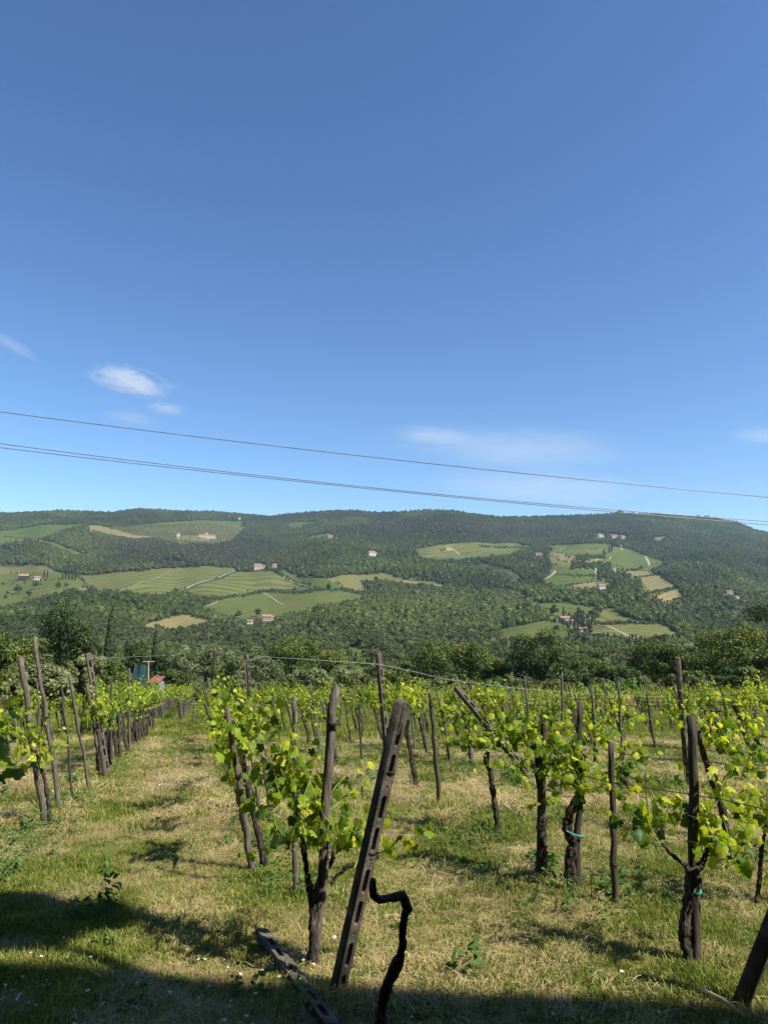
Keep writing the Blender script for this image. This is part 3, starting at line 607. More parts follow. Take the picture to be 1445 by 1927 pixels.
house(1370, 1120, 14, 6, 'stone', 'stone house half hidden in the right hand woods', win=2)
house(1385, 1127, 9, 5, 'cream', 'smaller pale house beside the stone one in the right hand woods', win=1)
house(63 + 388, 1003 - 26, 5, 4, 'white', 'tiny white house on the left ridge', win=1)

# ------------------------------------------------------------------ vineyard ground
def straw_amt(x, y):
    # mown hay lies thick near the viewer and thins out downhill
    n = fbm(x * 0.95 + 20, y * 0.75, 3, 4); f = fbm(x * 2.2, y * 1.9, 8, 3)
    return np.clip((n - 0.44) * 4.2 + (f - 0.5) * 2.4 + np.interp(y, [0, 4.4, 5.2, 9, 16, 30], [-.35, -.05, 0.32, 0.24, -.02, -.25]), 0, 1)
gx = np.concatenate([np.arange(-60, -14, 2.0), np.arange(-14, 16, 0.2), np.arange(16, 80, 2.0)]); gy = np.concatenate([np.arange(-25, 0, 2.5), np.arange(0, 24, 0.2), np.arange(24, 79, 1.5)])
GX, GY = np.meshgrid(gx, gy); GZ = gz(GY) + (fbm(GX * .5, GY * .5, 2, 3) - .5) * 0.10 + (fbm(GX * 3, GY * 3, 12, 2) - .5) * 0.03 - 0.02
nr2, nc2 = GX.shape; id2 = np.arange(nr2 * nc2).reshape(nr2, nc2)
gq = np.stack([id2[:-1, :-1], id2[:-1, 1:], id2[1:, 1:], id2[1:, :-1]], -1).reshape(-1, 4)
gme = mesh_np('ground', np.stack([GX, GY, GZ], -1).reshape(-1, 3), gq); attr(gme, 'straw', 'FLOAT', straw_amt(GX, GY).ravel())
def groundmat():
    m, n, b, o = newmat('vineyard_turf'); geo = N(n, 'ShaderNodeNewGeometry').outputs['Position']
    f = noise(n, 30, 6, geo, rough=.7); g = noise(n, 2.5, 5, geo); st = N(n, 'ShaderNodeAttribute', attribute_name='straw').outputs['Fac']
    gr = ramp(n, f, [(0.3, (0.06, 0.068, 0.016)), (0.55, (0.19, 0.20, 0.045)), (0.75, (0.38, 0.34, 0.11))])
    sr = ramp(n, f, [(0.3, (0.12, 0.095, 0.035)), (0.5, (0.31, 0.25, 0.09)), (0.72, (0.44, 0.37, 0.155))])
    k = mth(n, 'ADD', mth(n, 'MULTIPLY', st, 0.8), mth(n, 'MULTIPLY', mth(n, 'SUBTRACT', g, 0.5), 1.2))
    n.links.new(mixc(n, k, gr, sr), b.inputs['Base Color']); bump(n, b, f, 0.03, 0.8); b.inputs['Specular IOR Level'].default_value = .1
    for nd in n.nodes:
        if nd.type == 'MIX': nd.clamp_factor = True
    return m
tag(link('ground', gme, groundmat(), None, True), kind='structure')

# turf: small tufts, dry straw and weeds, each kind one countless mass
def blades(seed, nb, spread, h, wd, lean, lay=0.0, tmean=.4, tvar=.25):
    r = np.random.default_rng(seed); V = []; Fq = []; T = []
    for i in range(nb):
        p = r.normal(size=2) * spread * .5; a = r.uniform(0, 6.28); hh = h * r.uniform(.5, 1.3); l = lean * r.uniform(.2, 1.2); w_ = wd * r.uniform(.6, 1.2)
        dx, dy = math.cos(a), math.sin(a); sx, sy = -dy * w_, dx * w_
        if lay: # a straw lying near the ground
            z0 = r.uniform(0.0, lay); z1 = z0 + r.uniform(-.012, .02); q = [(p[0], p[1], z0), (p[0] + dx * hh * .5, p[1] + dy * hh * .5, z0 + .012), (p[0] + dx * hh, p[1] + dy * hh, z1)]
            ws = (1, 1, .7)
        else: q = [(p[0], p[1], -.01), (p[0] + dx * hh * l * .35, p[1] + dy * hh * l * .35, hh * .6), (p[0] + dx * hh * l, p[1] + dy * hh * l, hh * (1 - .25 * l))]; ws = (1, .8, .12)
        n0 = len(V)
        for (x, y, z), k in zip(q, ws): V += [(x - sx * k / 2, y - sy * k / 2, z), (x + sx * k / 2, y + sy * k / 2, z)]
        Fq += [(n0, n0 + 1, n0 + 3, n0 + 2), (n0 + 2, n0 + 3, n0 + 5, n0 + 4)]; T += [np.clip(tmean + tvar * r.normal(), 0, 1)] * 6
    me = mesh_np('tuft', V, Fq); attr(me, 'tint', 'FLOAT', T); return me
def withmat(me, m): me.materials.append(m); return me
G1 = [withmat(blades(400 + i, 46, .10, .045, .0045, .8), M['grass']) for i in range(4)]
G2 = [withmat(blades(410 + i, 34, .10, .15, .005, .7, tmean=.35), M['grass']) for i in range(3)]
S1 = [withmat(blades(420 + i, 50, .12, .085, .0028, .0, lay=.024, tmean=.5), M['straw']) for i in range(4)]
LT = np.array([[0, 0, 0], [-.3, .45, .08], [0, 1, -.05], [.3, .45, .08]])
def weed(seed, nl, h, leaf):
    r = np.random.default_rng(seed); t = r.uniform(0, 1, nl); a = r.uniform(0, 6.28, nl); st = r.integers(0, 4, nl); sx = r.normal(size=(4, 2)) * .05
    pos = np.stack([sx[st, 0] + np.cos(a) * .02, sx[st, 1] + np.sin(a) * .02, t * h], 1); nrm = np.stack([np.cos(a) * .6, np.sin(a) * .6, .8 + 0 * a], 1)
    return withmat(leaves('weed', pos, nrm, leaf * r.uniform(.6, 1.2, nl), np.clip(.4 + .25 * r.normal(size=nl), 0, 1), LT), M['weed'])
W1 = [weed(430 + i, 46, .12, .045) for i in range(3)] + [weed(440, 80, .2, .04)]
def gpts(n, y0, y1, wl=-.40, wr=.86):
    Y = np.sqrt(rng.uniform(y0 ** 2, y1 ** 2, n)); a = rng.uniform(wl, wr, n); return (a * (Y + 2.0) + (390 - CX) / F * Y * 1.0), Y
def gzz(x, y): return gz(y) + (fbm(x * .5, y * .5, 2, 3) - .5) * 0.10 + (fbm(x * 3, y * 3, 12, 2) - .5) * 0.03 - 0.02
def spread(name, src, n, y0, y1, keep, s0, s1, label, ptf, **k):
    x, y = gpts(n, y0, y1); m = rng.random(n) < keep(x, y); x, y = x[m], y[m]; q = len(x)
    scatter(name, np.stack([x, y, gzz(x, y)], 1), np.c_[rng.normal(size=(q, 2)) * .12, rng.uniform(0, 6.28, q)], rng.uniform(s0, s1, q) * (.55 + .95 * fbm(x * 2.6, y * 2.2, 91, 3)), rng.integers(0, len(src), q), src, label, ptint=np.clip(ptf(x, y), 0, 1))
gt = lambda x, y: .38 + .5 * (fbm(x * 1.1, y * .9, 61, 3) - .5) * 1.6 + .2 * rng.normal(size=len(x)) + .1 * straw_amt(x, y)
spread('grass', G1, 30000, .8, 9, lambda x, y: 1.0 - .55 * straw_amt(x, y), .65, 1.3, 'short mown grass between the vines', gt)
spread('grass', G1, 30000, 9, 24, lambda x, y: 1.0 - .6 * straw_amt(x, y), 1.0, 1.9, 'short grass in the vineyard aisles', gt)
spread('grass', G1, 26000, 24, 70, lambda x, y: 1.0 + 0 * x, 2.0, 3.4, 'grass at the far end of the vineyard', gt)
rowd0 = lambda x, y: np.exp(-((((x - (390 - CX) / F * y + 2.04) / 2.7 + .5) % 1 - .5) * 2.7 / .6) ** 2)
spread('tall_grass', G2, 5200, 1.5, 34, lambda x, y: np.clip((fbm(x * .9 + 3, y * .7, 71, 3) - .48) * 2.2 + np.interp(y, [8, 18], [0, .25]), 0, .8) * (.25 + .75 * rowd0(x, y)), .6, 1.3, 'longer tufts of grass around the vine rows', gt)
sp = lambda x, y: .5 + .9 * (fbm(x * 1.4, y * 1.2, 65, 3) - .5) + .15 * rng.normal(size=len(x))
spread('straw', S1, 14000, 1.2, 10, lambda x, y: straw_amt(x, y) * .9 + .06, .6, 1.15, 'dry mown hay lying on the grass', sp)
spread('straw', S1, 15000, 10, 26, lambda x, y: np.clip(straw_amt(x, y) * .8 + .12, 0, 1), 1.3, 2.4, 'dry hay scattered down the aisles', sp)
rowd = lambda x, y: np.exp(-((((x - (390 - CX) / F * y + 2.04) / 2.7 + .5) % 1 - .5) * 2.7 / .38) ** 2)
spread('weeds', W1, 7000, 2, 22, lambda x, y: np.clip(rowd(x, y) * (fbm(x * 1.2, y * 1.2, 73, 3) - .42) * 3.4 + .03, 0, 1), .6, 1.4, 'low leafy weeds at the foot of the vines', gt)
PT = np.array([[0, 0, 0], [-.22, .35, .10], [-.20, .75, .13], [0, 1.05, .02], [.20, .75, .13], [.22, .35, .10], [0, .55, .06]]); PF = np.array([[0, 6, 1], [1, 6, 2], [2, 6, 3], [3, 6, 4], [4, 6, 5], [5, 6, 0]])
def rosette(seed, nl, leaf, tilt):
    r = np.random.default_rng(seed); a = np.arange(nl) * 2.4 + r.normal(size=nl) * .2; V = []; T = []
    for k in range(nl):
        L = leaf * r.uniform(.6, 1.2); e = tilt * r.uniform(.5, 1.3); c, q = math.cos(a[k]), math.sin(a[k]); P0 = PT * L; y = P0[:, 1] * math.cos(e); z = P0[:, 1] * math.sin(e) + P0[:, 2] + .01
        V.append(np.stack([P0[:, 0] * q + y * c, -P0[:, 0] * c + y * q, z], 1)); T += [np.clip(.5 + .25 * r.normal(), 0, 1)] * 7
    me = mesh_np('rosette', np.concatenate(V), (PF[None] + 7 * np.arange(nl)[:, None, None]).reshape(-1, 3)); attr(me, 'tint', 'FLOAT', T); return withmat(me, M['weed'])
RO = [rosette(450, 7, .10, .5), rosette(451, 6, .16, .9), rosette(452, 9, .07, .35)]
spread('broad_leaved_weeds', RO, 700, 2.5, 14, lambda x, y: .10 + .6 * (fbm(x * .8, y * .8, 97, 3) > .55), .35, .8, 'plantains and other broad leaved weeds in the turf', gt)
def flower(mat_, r0):
    m = MB()
    for k in range(8):
        a = k * math.pi / 4; c, s = math.cos(a), math.sin(a); m.add([(0, 0, .05), (c * r0 - s * r0 * .3, s * r0 + c * r0 * .3, .056), (c * r0 * 1.25, s * r0 * 1.25, .054), (c * r0 + s * r0 * .3, s * r0 - c * r0 * .3, .056)], [(0, 1, 2, 3)])
    return withmat(m.mesh('flower'), mat_)
n_ = 1100; x, y = gpts(n_, 2.8, 5.6); k_ = rng.random(n_) < np.clip(np.exp(-((x + 1.8) / 1.6) ** 2) * np.exp(-((y - 4.2) / .8) ** 2) + .05, 0, 1); x, y = x[k_], y[k_]; q = len(x)
scatter('daisies', np.stack([x, y, gzz(x, y)], 1), np.c_[rng.normal(size=(q, 2)) * .3, rng.uniform(0, 6, q)], rng.uniform(.7, 1.3, q), np.zeros(q), [flower(M['petal'], .0085)], 'white daisies dotted through the shaded grass')
n_ = 900; x, y = gpts(n_, 11, 26); k_ = rng.random(n_) < np.clip((fbm(x * .6, y * .5, 88, 2) - .45) * 4, 0, 1); x, y = x[k_], y[k_]; q = len(x)
scatter('wildflowers', np.stack([x, y, gzz(x, y) + .03], 1), np.c_[rng.normal(size=(q, 2)) * .3, rng.uniform(0, 6, q)], rng.uniform(.8, 1.5, q), (rng.random(q) < .5).astype(int), [flower(M['petal'], .011), flower(M['yellow'], .012)], 'tiny white and yellow flowers in the grass')

# ------------------------------------------------------------------ posts and stakes
def slot_mesh(L, wd=.115, dp=.10, open_top=False):
    cu = bpy.data.curves.new('post', 'CURVE'); cu.dimensions = '2D'; cu.fill_mode = 'BOTH'; cu.extrude = dp / 2 - .004; cu.bevel_depth = .004; cu.bevel_resolution = 1
    def sp_(pts_):
        s = cu.splines.new('POLY'); s.points.add(len(pts_) - 1); s.use_cyclic_u = True
        for q, (a, b) in zip(s.points, pts_): q.co = (a, b, 0, 1)
    h = wd / 2; c = .014
    sp_([(-h, 0), (h, 0), (h, L - c), (h - c, L), (-h + c, L), (-h, L - c)])
    z = .09; i = 0; sw = wd * .255
    def stadium(z0, z1):
        pts_ = []
        for k in range(7): a = math.pi + math.pi * k / 6; pts_.append((sw * math.cos(a), z0 + sw + sw * math.sin(a)))
        for k in range(7): a = math.pi * k / 6; pts_.append((sw * math.cos(a), z1 - sw + sw * math.sin(a)))
        return pts_
    while z + .2 < L - .02:
        sp_(stadium(z, z + .155)); z += .155 + .042; i += 1
        if i % 2 == 0 and z + .1 < L:
            pts_ = [(sw * .62 * math.cos(math.pi * k / 6), z + .002 + .022 * math.sin(math.pi * k / 6)) for k in range(7)]; sp_(pts_); z += .062
    t = bpy.data.objects.new('t', cu); me = bpy.data.meshes.new_from_object(t); bpy.data.objects.remove(t); me.name = 'concrete_post'
    me.materials.clear(); me.materials.append(M['concrete']); return me
def orient(o, a, b, face):
    """stand a post (local y along its length, local z its slotted face) between two points"""
    a, b = Vector(a), Vector(b); Y = (b - a).normalized(); Z = Vector(face); Z = (Z - Y * Z.dot(Y)).normalized(); X = Y.cross(Z)
    o.matrix_world = Matrix(((X.x, Y.x, Z.x, a.x), (X.y, Y.y, Z.y, a.y), (X.z, Y.z, Z.z, a.z), (0, 0, 0, 1)))
def concrete_post(a, b, face, label, wd=.115, dp=.10, group=None):
    L = (Vector(b) - Vector(a)).length; o = link('concrete_post', slot_mesh(L, wd, dp)); orient(o, a, b, face); return tag(o, label, 'post', group)
def sink(a, b, d=.15):
    a, b = np.array(a), np.array(b); u = (b - a) / np.linalg.norm(b - a); return a - u * d
def pp(base, top, Yt=None):
    a = gnd(*base); b = at(top[0], top[1], a[1] if Yt is None else Yt); return sink(a, b), b
def stake(a, b, r, label, m='wood', seed=0, mid=None, group=None, tie=None, taper=.82):
    path = [a, b] if mid is None else [a, *mid, b]; k = 12; pth = resample(path, k); L = np.linalg.norm(pth[-1] - pth[0]); rr = np.random.default_rng(seed)
    pth[1:-1] += rr.normal(size=(k - 2, 3)) * L * .004; base = pth[0].copy(); pth -= base
    mb = MB(); mb.tube(pth, np.linspace(r, r * taper, k), 9, .12, seed); o = mb.build('wooden_stake', M[m], None, True)
    o.location = tuple(base)
    if tie is not None:
        t = MB(); c = pth[0] * (1 - tie) + pth[-1] * tie; q = MB(); u = (pth[-1] - pth[0]) / L; q.tube([c - u * .008, c + u * .008], r * 1.25, 9); q.build('wire_tie', M['darkwire'], o)
    return tag(o, label, 'stake', group)
# the leaning foreground post
a, b = pp((637, 1856), (757, 1320), 4.50)
fp = concrete_post(a, b, (0.62, -0.78, 0.1), 'leaning slotted concrete post in the centre foreground', .075, .068)
tie_ = MB(); L_ = (Vector(b) - Vector(a)).length
for z_ in (1.42, .92): tie_.tube([(-.03, L_ - 1.85 + z_, .034), (0, L_ - 1.85 + z_ + .004, .045), (.03, L_ - 1.85 + z_ + .016, .05), (.045, L_ - 1.85 + z_ + .01, .04)], .0035, 5)
tie_.build('wire_tie', M['darkwire'], fp)
cap = MB(); cap.tube([(0, L_ - .20, .02), (.003, L_ - .12, .03), (-.002, L_ - .03, .033), (0, L_ + .004, .025)], [.009, .014, .012, .009], 7, .35, 5); cap.build('mortar_plug', M['concrete'], fp)
# fallen post, corner post and the posts standing in the rows
a = gnd(491, 1762); b = gnd(625, 1935); a[2] += .025; b[2] += -.005
tag(concrete_post(b, a, (0.15, 0.1, 1), 'fallen slotted concrete post half sunk in the shaded grass', .085, .06), cat='post')
a, b = pp((1392, 1893), (1462, 1715), 4.35); b = a + (b - a) * 1.75
concrete_post(a, b, (0.75, -0.6, 0.1), 'leaning concrete post cut off by the right picture edge', .095, .085)
a, b = pp((477, 1402), (465, 1229)); concrete_post(a, b, (0.7, -0.7, 0), 'tall concrete post in the row beside the grass aisle, carrying the wire', .085, .08)
a, b = pp((733, 1470), (712, 1229)); concrete_post(a, b, (0.75, -0.65, 0), 'tall slotted concrete post behind the leaning foreground post', .10, .085)
a, b = pp((1294, 1478), (1274, 1238)); o = concrete_post(a, b, (0.8, -0.6, 0), 'tall concrete post with an orange lichen cap on the right', .095, .085)
L_ = (b - a); L_ = float(np.linalg.norm(L_)); q = MB(); q.box((-.042, L_ - .004, -.038), (.042, L_ + .012, .038)); q.build('lichen_cap', M['lichen'], o)
a, b = pp((1000, 1466), (857, 1293), 15.5); concrete_post(a, b, (0.5, -0.7, 0.6), 'steeply leaning slotted concrete post in the middle rows', .11, .10)
a, b = pp((203, 1459), (166, 1229)); o = concrete_post(a, b, (0.6, -0.8, 0), 'weathered end post with a split top in the left row', .10, .10); o.data.materials[0] = M['wood']
# hand-placed wooden stakes: base, top, radius, label
HST = [((85,1545),(39,1236),.045,'wood','thick weathered stake leaning left, nearest in the left row',.62), ((113,1522),(66,1198),.034,'wood','tallest thin stake of the left row, rising above its neighbours',.55), ((139,1505),(116,1288),.02,'darkwood','thin crooked stake between the taller ones of the left row',None),
 ((169,1485),(131,1268),.028,'wood','slender leaning stake before the split end post on the left',.5), ((197,1465),(184,1368),.03,'darkwood','short stump stake at the foot of the split end post',None), ((15,1335),(27,1268),.035,'wood','pale stake leaning right at the left picture edge',None),
 ((557,1682),(553,1310),.028,'wood','straight stake just left of the foreground vine',.75), ((490,1532),(473,1416),.03,'wood','short stake leaning left under the aisle row leaves',None), ((511,1542),(493,1420),.03,'wood','second short stake under the aisle row leaves, further right',None),
 ((492,1400),(486,1333),.03,'wood','pale broken stake in the row beside the aisle',None), ((476,1400),(461,1260),.03,'wood','wooden stake strapped to the tall concrete post by the aisle',.5),
 ((827,1515),(809,1305),.034,'darkwood','smooth lone stake right of the foreground concrete post',.9), ((858,1376),(819,1295),.03,'wood','leaning stake left of the steep concrete post',None), ((890,1427),(851,1300),.03,'darkwood','dark leaning stake just left of the steep concrete post',None),
 ((1015,1645),(1022,1345),.040,'darkwood','thick stake bound to a leafy vine, middle of the right hand row',.35), ((1088,1672),(1090,1320),.034,'darkwood','stake with a green tie beside a twisted vine',.33), ((1157,1707),(1149,1397),.030,'darkwood','bent dark stake standing alone among green weeds',.33),
 ((1308,1815),(1299,1347),.036,'darkwood','tall dark stake of the nearest right hand vine',.62), ((1003,1372),(990,1267),.025,'darkwood','thin dark stake against the dark tree',None), ((970,1352),(961,1276),.04,'wood','pale post in front of the dark tree',None),
 ((1042,1372),(1009,1303),.026,'wood','stake leaning left behind the bound vine',None), ((1172,1441),(1163,1282),.033,'wood','upright stake in the rows right of the twisted vine',.5), ((1232,1410),(1216,1307),.03,'darkwood','dark stake with a crooked foot in the far right rows',None), ((1135,1300),(1139,1277),.03,'wood','short stake tip near the right hand trees',None),
 ((1318,1392),(1317,1333),.03,'wood','stake just right of the tall dark stake',None), ((1270,1370),(1268,1288),.05,'wood','grey post behind the lichen capped one',None), ((848,1330),(836,1270),.03,'wood','slim stake carrying the wire behind the middle rows',None), ((660,1395),(646,1306),.028,'darkwood','stake leaning left behind the curved stake',None), ((681,1435),(675,1318),.028,'darkwood','upright thin stake left of the leaning foreground post',None)]
heroP = []
for i, (bs, tp, r_, m_, lb, ti) in enumerate(HST):
    a, b = pp(bs, tp); stake(a, b, r_, lb, m_, 500 + i, tie=ti); heroP.append(gnd(*bs))
YS = float(gnd(594, 1808)[1]); a = sink(gnd(594, 1808), at(610, 1530, YS)); mids = [at(606, 1640, YS - .03), at(611, 1530, YS - .04), at(617, 1420, YS - .05)]
stake(a, at(634, 1291, YS - .06), .041, 'curved weathered stake of the foreground vine', 'wood', 480, mids, tie=.87)

# ------------------------------------------------------------------ grapevines
HALF = [(0.05, .06), (.20, -.06), (.40, .02), (.47, .18), (.37, .31), (.53, .42), (.54, .60), (.37, .62), (.30, .71), (.20, .88)]
vt = [(0, .4)] + [(0, .1)] + HALF + [(0, 1.02)] + [(-a, b) for a, b in HALF[::-1]]
VT = np.array([(a, b - .1, -.44 * abs(a) - .34 * max(0, b - .4) ** 2 + (.06 if i == 0 else .05 * (-1) ** i)) for i, (a, b) in enumerate(vt)])
VTF = np.array([(0, 1 + i, 1 + (i + 1) % (len(vt) - 1)) for i in range(len(vt) - 1)])
def vine_leaves(name, pos, up, tip, size, tint):
    """leaves hang by their stalk: tip gives the leaf's length direction, up its upper side"""
    y = tip / (np.linalg.norm(tip, axis=1)[:, None] + 1e-9); z = up - y * (up * y).sum(1)[:, None]; z /= np.linalg.norm(z, axis=1)[:, None] + 1e-9; x = np.cross(y, z)
    fr = np.stack([x, y, z], 1); n = len(pos); V = pos[:, None, :] + np.einsum('mk,nkj->nmj', VT, fr) * size[:, None, None]
    Fa = (VTF[None] + (np.arange(n) * len(VT))[:, None, None]).reshape(-1, 3); me = mesh_np(name, V.reshape(-1, 3), Fa)
    attr(me, 'tint', 'FLOAT', np.repeat(tint, len(VT))); me.materials.append(M['vineleaf']); return me
def grow(seed, shoots, leaf=.105, step=.06, dense=1, tipy=.42):
    """shoots: (start, direction, length); returns the cane mesh and the leaf mesh"""
    r = np.random.default_rng(seed); mb = MB(); LP, LU, LD, LS, LT_ = [], [], [], [], []
    for st, dr, L in shoots:
        p = np.array(st, float); d = np.array(dr, float); d /= np.linalg.norm(d); n = max(4, int(L / step)); path = [p.copy()]; s = 1; bend = r.normal(size=3) * .05
        for i in range(n):
            f = i / n; d = d + bend + r.normal(size=3) * .10 + np.array([0, 0, .05 - .16 * max(0, f - .55)]); d /= np.linalg.norm(d); p = p + d * step; path.append(p.copy())
            if i < 1: continue
            for _ in range(dense if f < .8 else 1):
                a = r.uniform(-1, 1); side = np.cross(d, [0, 0, 1]); side /= np.linalg.norm(side) + 1e-6; side = side * s + r.normal(size=3) * .5; side /= np.linalg.norm(side)
                sz = leaf * (1.12 - .75 * f ** 1.5) * r.uniform(.65, 1.25); pet = sz * r.uniform(.35, .8)
                q = p + side * pet + np.array([0, 0, .25 * pet])
                LP.append(q); LU.append(np.array([0, 0, .62]) + side * .55 + r.normal(size=3) * .42 + np.array([.28, -.22, 0])); LD.append(side * .8 + np.array([0, 0, -1.0]) + r.normal(size=3) * .35); LS.append(sz); LT_.append(np.clip(.38 + tipy * f ** 2 + .21 * r.normal(), 0, .86)); s = -s
        path = np.array(path); mb.tube(path, np.linspace(.0042, .0016, len(path)), 4, cap=False)
    me = vine_leaves('foliage', np.array(LP), np.array(LU), np.array(LD), np.array(LS), np.array(LT_)); cm = mb.mesh('canes'); cm.materials.append(M['cane']); return cm, me
def vine_thing(loc, label, trunk_paths, radii, shoots, seed, leaf=.105, group=None, dense=1, extra=None):
    o = empty('grapevine', tuple(loc), label, 'grapevine', group); base = np.array(loc)
    t = MB(); r = np.random.default_rng(seed)
    for pth, (r0, r1) in zip(trunk_paths, radii):
        P_ = resample(np.array(pth) - base, 44); P_[1:-1] += r.normal(size=(42, 3)) * r0 * .09; kn = np.interp(np.arange(44), np.arange(0, 46, 3), r.normal(size=16).clip(-1, 1.8)); rad = np.linspace(r0, r1, 44) * (1 + .15 * kn + .05 * r.normal(size=44)) * .95; t.tube(P_, rad, 11, .26, seed)
    t.build('trunk', M['bark'], o, True)
    if shoots:
        cm, fm = grow(seed, [(np.array(s) - base, d, L) for s, d, L in shoots], leaf, dense=dense); link('canes', cm, None, o); link('foliage', fm, None, o)
    return o
def fan(c, n, L, seed, wx=.25, wy=.3, upw=(.4, 1.2), out=.8):
    r = np.random.default_rng(seed); return [(np.array(c) + [r.uniform(-wx, wx), r.uniform(-wy, wy), r.uniform(-.1, .15)], (r.uniform(-out, out), r.uniform(-out, out), r.uniform(*upw)), L * r.uniform(.6, 1.25)) for _ in range(n)]
A = lambda pts_, Y: [at(x, y, Y) for x, y in pts_]
# foreground vine left of the leaning post
b0 = gnd(597, 1808); YA = float(b0[1]); pA = [sink(b0, b0 + [0, 0, 1], .08) + [-.03, -.05, 0]] + A([(589,1760),(587,1700),(580,1660),(575,1622),(570,1590),(562,1560)], YA - .06)
pB = A([(590,1690),(598,1660),(610,1640),(625,1620),(628,1600)], YA)
sh = fan(at(560, 1555, YA), 15, .62, 21, .22, .3, (.1, 1.3)) + fan(at(615, 1590, YA), 7, .42, 22, .14, .2, (.0, .8)) + fan(at(668, 1600, YA - .12), 7, .30, 26, .10, .15, (-.1, .8))
sh += [(at(560,1530,YA), (-.35,.1,1.3), .75), (at(540,1480,YA), (-.6,0,1.25), .8), (at(585,1560,YA), (.35,0,1.2), .7), (at(655,1600,YA - .12), (.3,0,1.0), .5), (at(560,1600,YA), (-.9,-.1,.15), .42), (at(548,1520,YA), (.05,.1,1), .8), (at(600,1560,YA), (-.1,.1,1), .75), (at(690,1610,YA - .16), (1,0,.33), .62), (at(560,1590,YA - .07), (-.6,-.3,.5), .5)]
v0 = vine_thing(b0, 'yellow green vine with many shoots beside the leaning foreground post', [pA, pB], [(.036, .020), (.018, .012)], sh, 31, .088)
# the bare black trunk and the pruned arm behind the post
b1_ = gnd(715, 1960); Yt = float(b1_[1]) + .05
vine_thing(b1_, 'bare crooked black vine trunk bending right of the leaning post', [[sink(b1_, b1_ + [0, 0, 1], .1)] + [at(x, y, Yt - .25 * k / 9) for k, (x, y) in enumerate([(717,1900),(726,1858),(745,1822),(759,1780),(757,1740),(768,1708),(757,1684),(735,1689),(716,1692),(703,1686),(702,1655)])]], [(.036, .014)], [], 33)
pr = A([(668,1627),(655,1630),(645,1640),(632,1650),(624,1664)], YA - .16)
vine_thing(pr[0], 'short black pruned spur curling left behind the leaning post', [pr], [(.014, .010)], [], 34)
# right hand row
b2_ = gnd(1303, 1818); Y2 = float(b2_[1])
pA = [sink(b2_, b2_ + [0, 0, 1], .08)] + A([(1296,1800),(1286,1762),(1291,1715),(1303,1680),(1306,1650),(1304,1630)], Y2); pB = A([(1304,1640),(1318,1630),(1331,1600),(1336,1570)], Y2); pC = A([(1304,1640),(1285,1625),(1260,1605),(1245,1585)], Y2)
o = vine_thing(b2_, 'nearest vine on the right, thick forked trunk and broad dark leaves', [pA, pB, pC], [(.040, .045), (.022, .012), (.018, .010)], fan(at(1300, 1610, Y2), 16, .48, 41, .22, .25, (-.1, 1.2)) + [(at(1240,1590,Y2), (-.5,0,.9), .5), (at(1230,1585,Y2), (-.15,0,1.2), .55), (at(1250,1590,Y2), (-.9,0,.3), .45), (at(1335,1570,Y2), (.3,0,1), .5), (at(1310,1580,Y2), (-.05,.1,1), .75)], 42, .092)
t = MB(); c = np.array(at(1306, 1676, Y2)) - b2_; t.tube([c - [0, 0, .006], c + [0, 0, .006]], .050, 9, .1); t.build('cord_tie', M['tie'], o)
b3_ = gnd(1076, 1676); Y3 = float(b3_[1])
o = vine_thing(b3_, 'twisted vine tied with green string to its stake', [[sink(b3_, b3_ + [0, 0, 1], .08)] + A([(1074,1650),(1072,1618),(1079,1590),(1068,1560),(1073,1528),(1085,1510),(1100,1506)], Y3)], [(.052, .036)], fan(at(1100, 1470, Y3), 20, .62, 51, .32, .3, (-.1, 1.4), .9) + [(at(1120,1440,Y3), (.3,0,1.2), .8), (at(1150,1450,Y3), (.8,0,.4), .6), (at(1080,1500,Y3), (-.7,0,.1), .5)], 52, .09)
t = MB(); c = np.array(at(1076, 1568, Y3 - .05)) - b3_; e = np.array(at(1093, 1574, Y3 - .05)) - b3_; t.tube([c + [-.05, 0, .02], c + [0, -.02, 0], e, e + [.03, .03, 0]], .007, 5); t.build('string_tie', M['tie'], o)
b4_ = gnd(1019, 1648); Y4 = float(b4_[1])
vine_thing(b4_ + [.02, .05, 0], 'leafy vine bound close to a thick upright stake', [[sink(b4_, b4_ + [0, 0, 1], .08) + [.02, .05, 0]] + A([(1021,1560),(1018,1500),(1014,1450),(1016,1420)], Y4 + .06)], [(.03, .045)], fan(at(1015, 1425, Y4), 22, .40, 61, .2, .2, (-.3, 1.1), .9), 62, .092)
b5_ = gnd(938, 1570); Y5 = float(b5_[1])
vine_thing(b5_, 'slim vine with a bushy yellow green head left of the bound vine', [[sink(b5_, b5_ + [0, 0, 1], .08)] + A([(934,1540),(927,1490),(922,1450),(914,1435),(916,1415)], Y5)], [(.034, .030)], fan(at(918, 1400, Y5), 24, .62, 71, .3, .35, (-.2, 1.2), 1.0) + [(at(955,1430,Y5), (.3,0,-.5), .5), (at(950,1420,Y5), (.5,0,-.3), .5), (at(930,1380,Y5), (.3,0,1.2), .7)], 72, .095)
b6_ = gnd(785, 1482); Y6 = float(b6_[1])
vine_thing(b6_, 'dark bent vine trunk seen just right of the leaning foreground post', [[sink(b6_, b6_ + [0, 0, 1], .08)] + A([(780,1455),(774,1420),(770,1395),(766,1370),(770,1355)], Y6)], [(.05, .032)], fan(at(765, 1335, Y6), 16, .5, 81, .3, .4, (-.1, 1.2)), 82, .095)
b7_ = gnd(1371, 1578); Y7 = float(b7_[1])
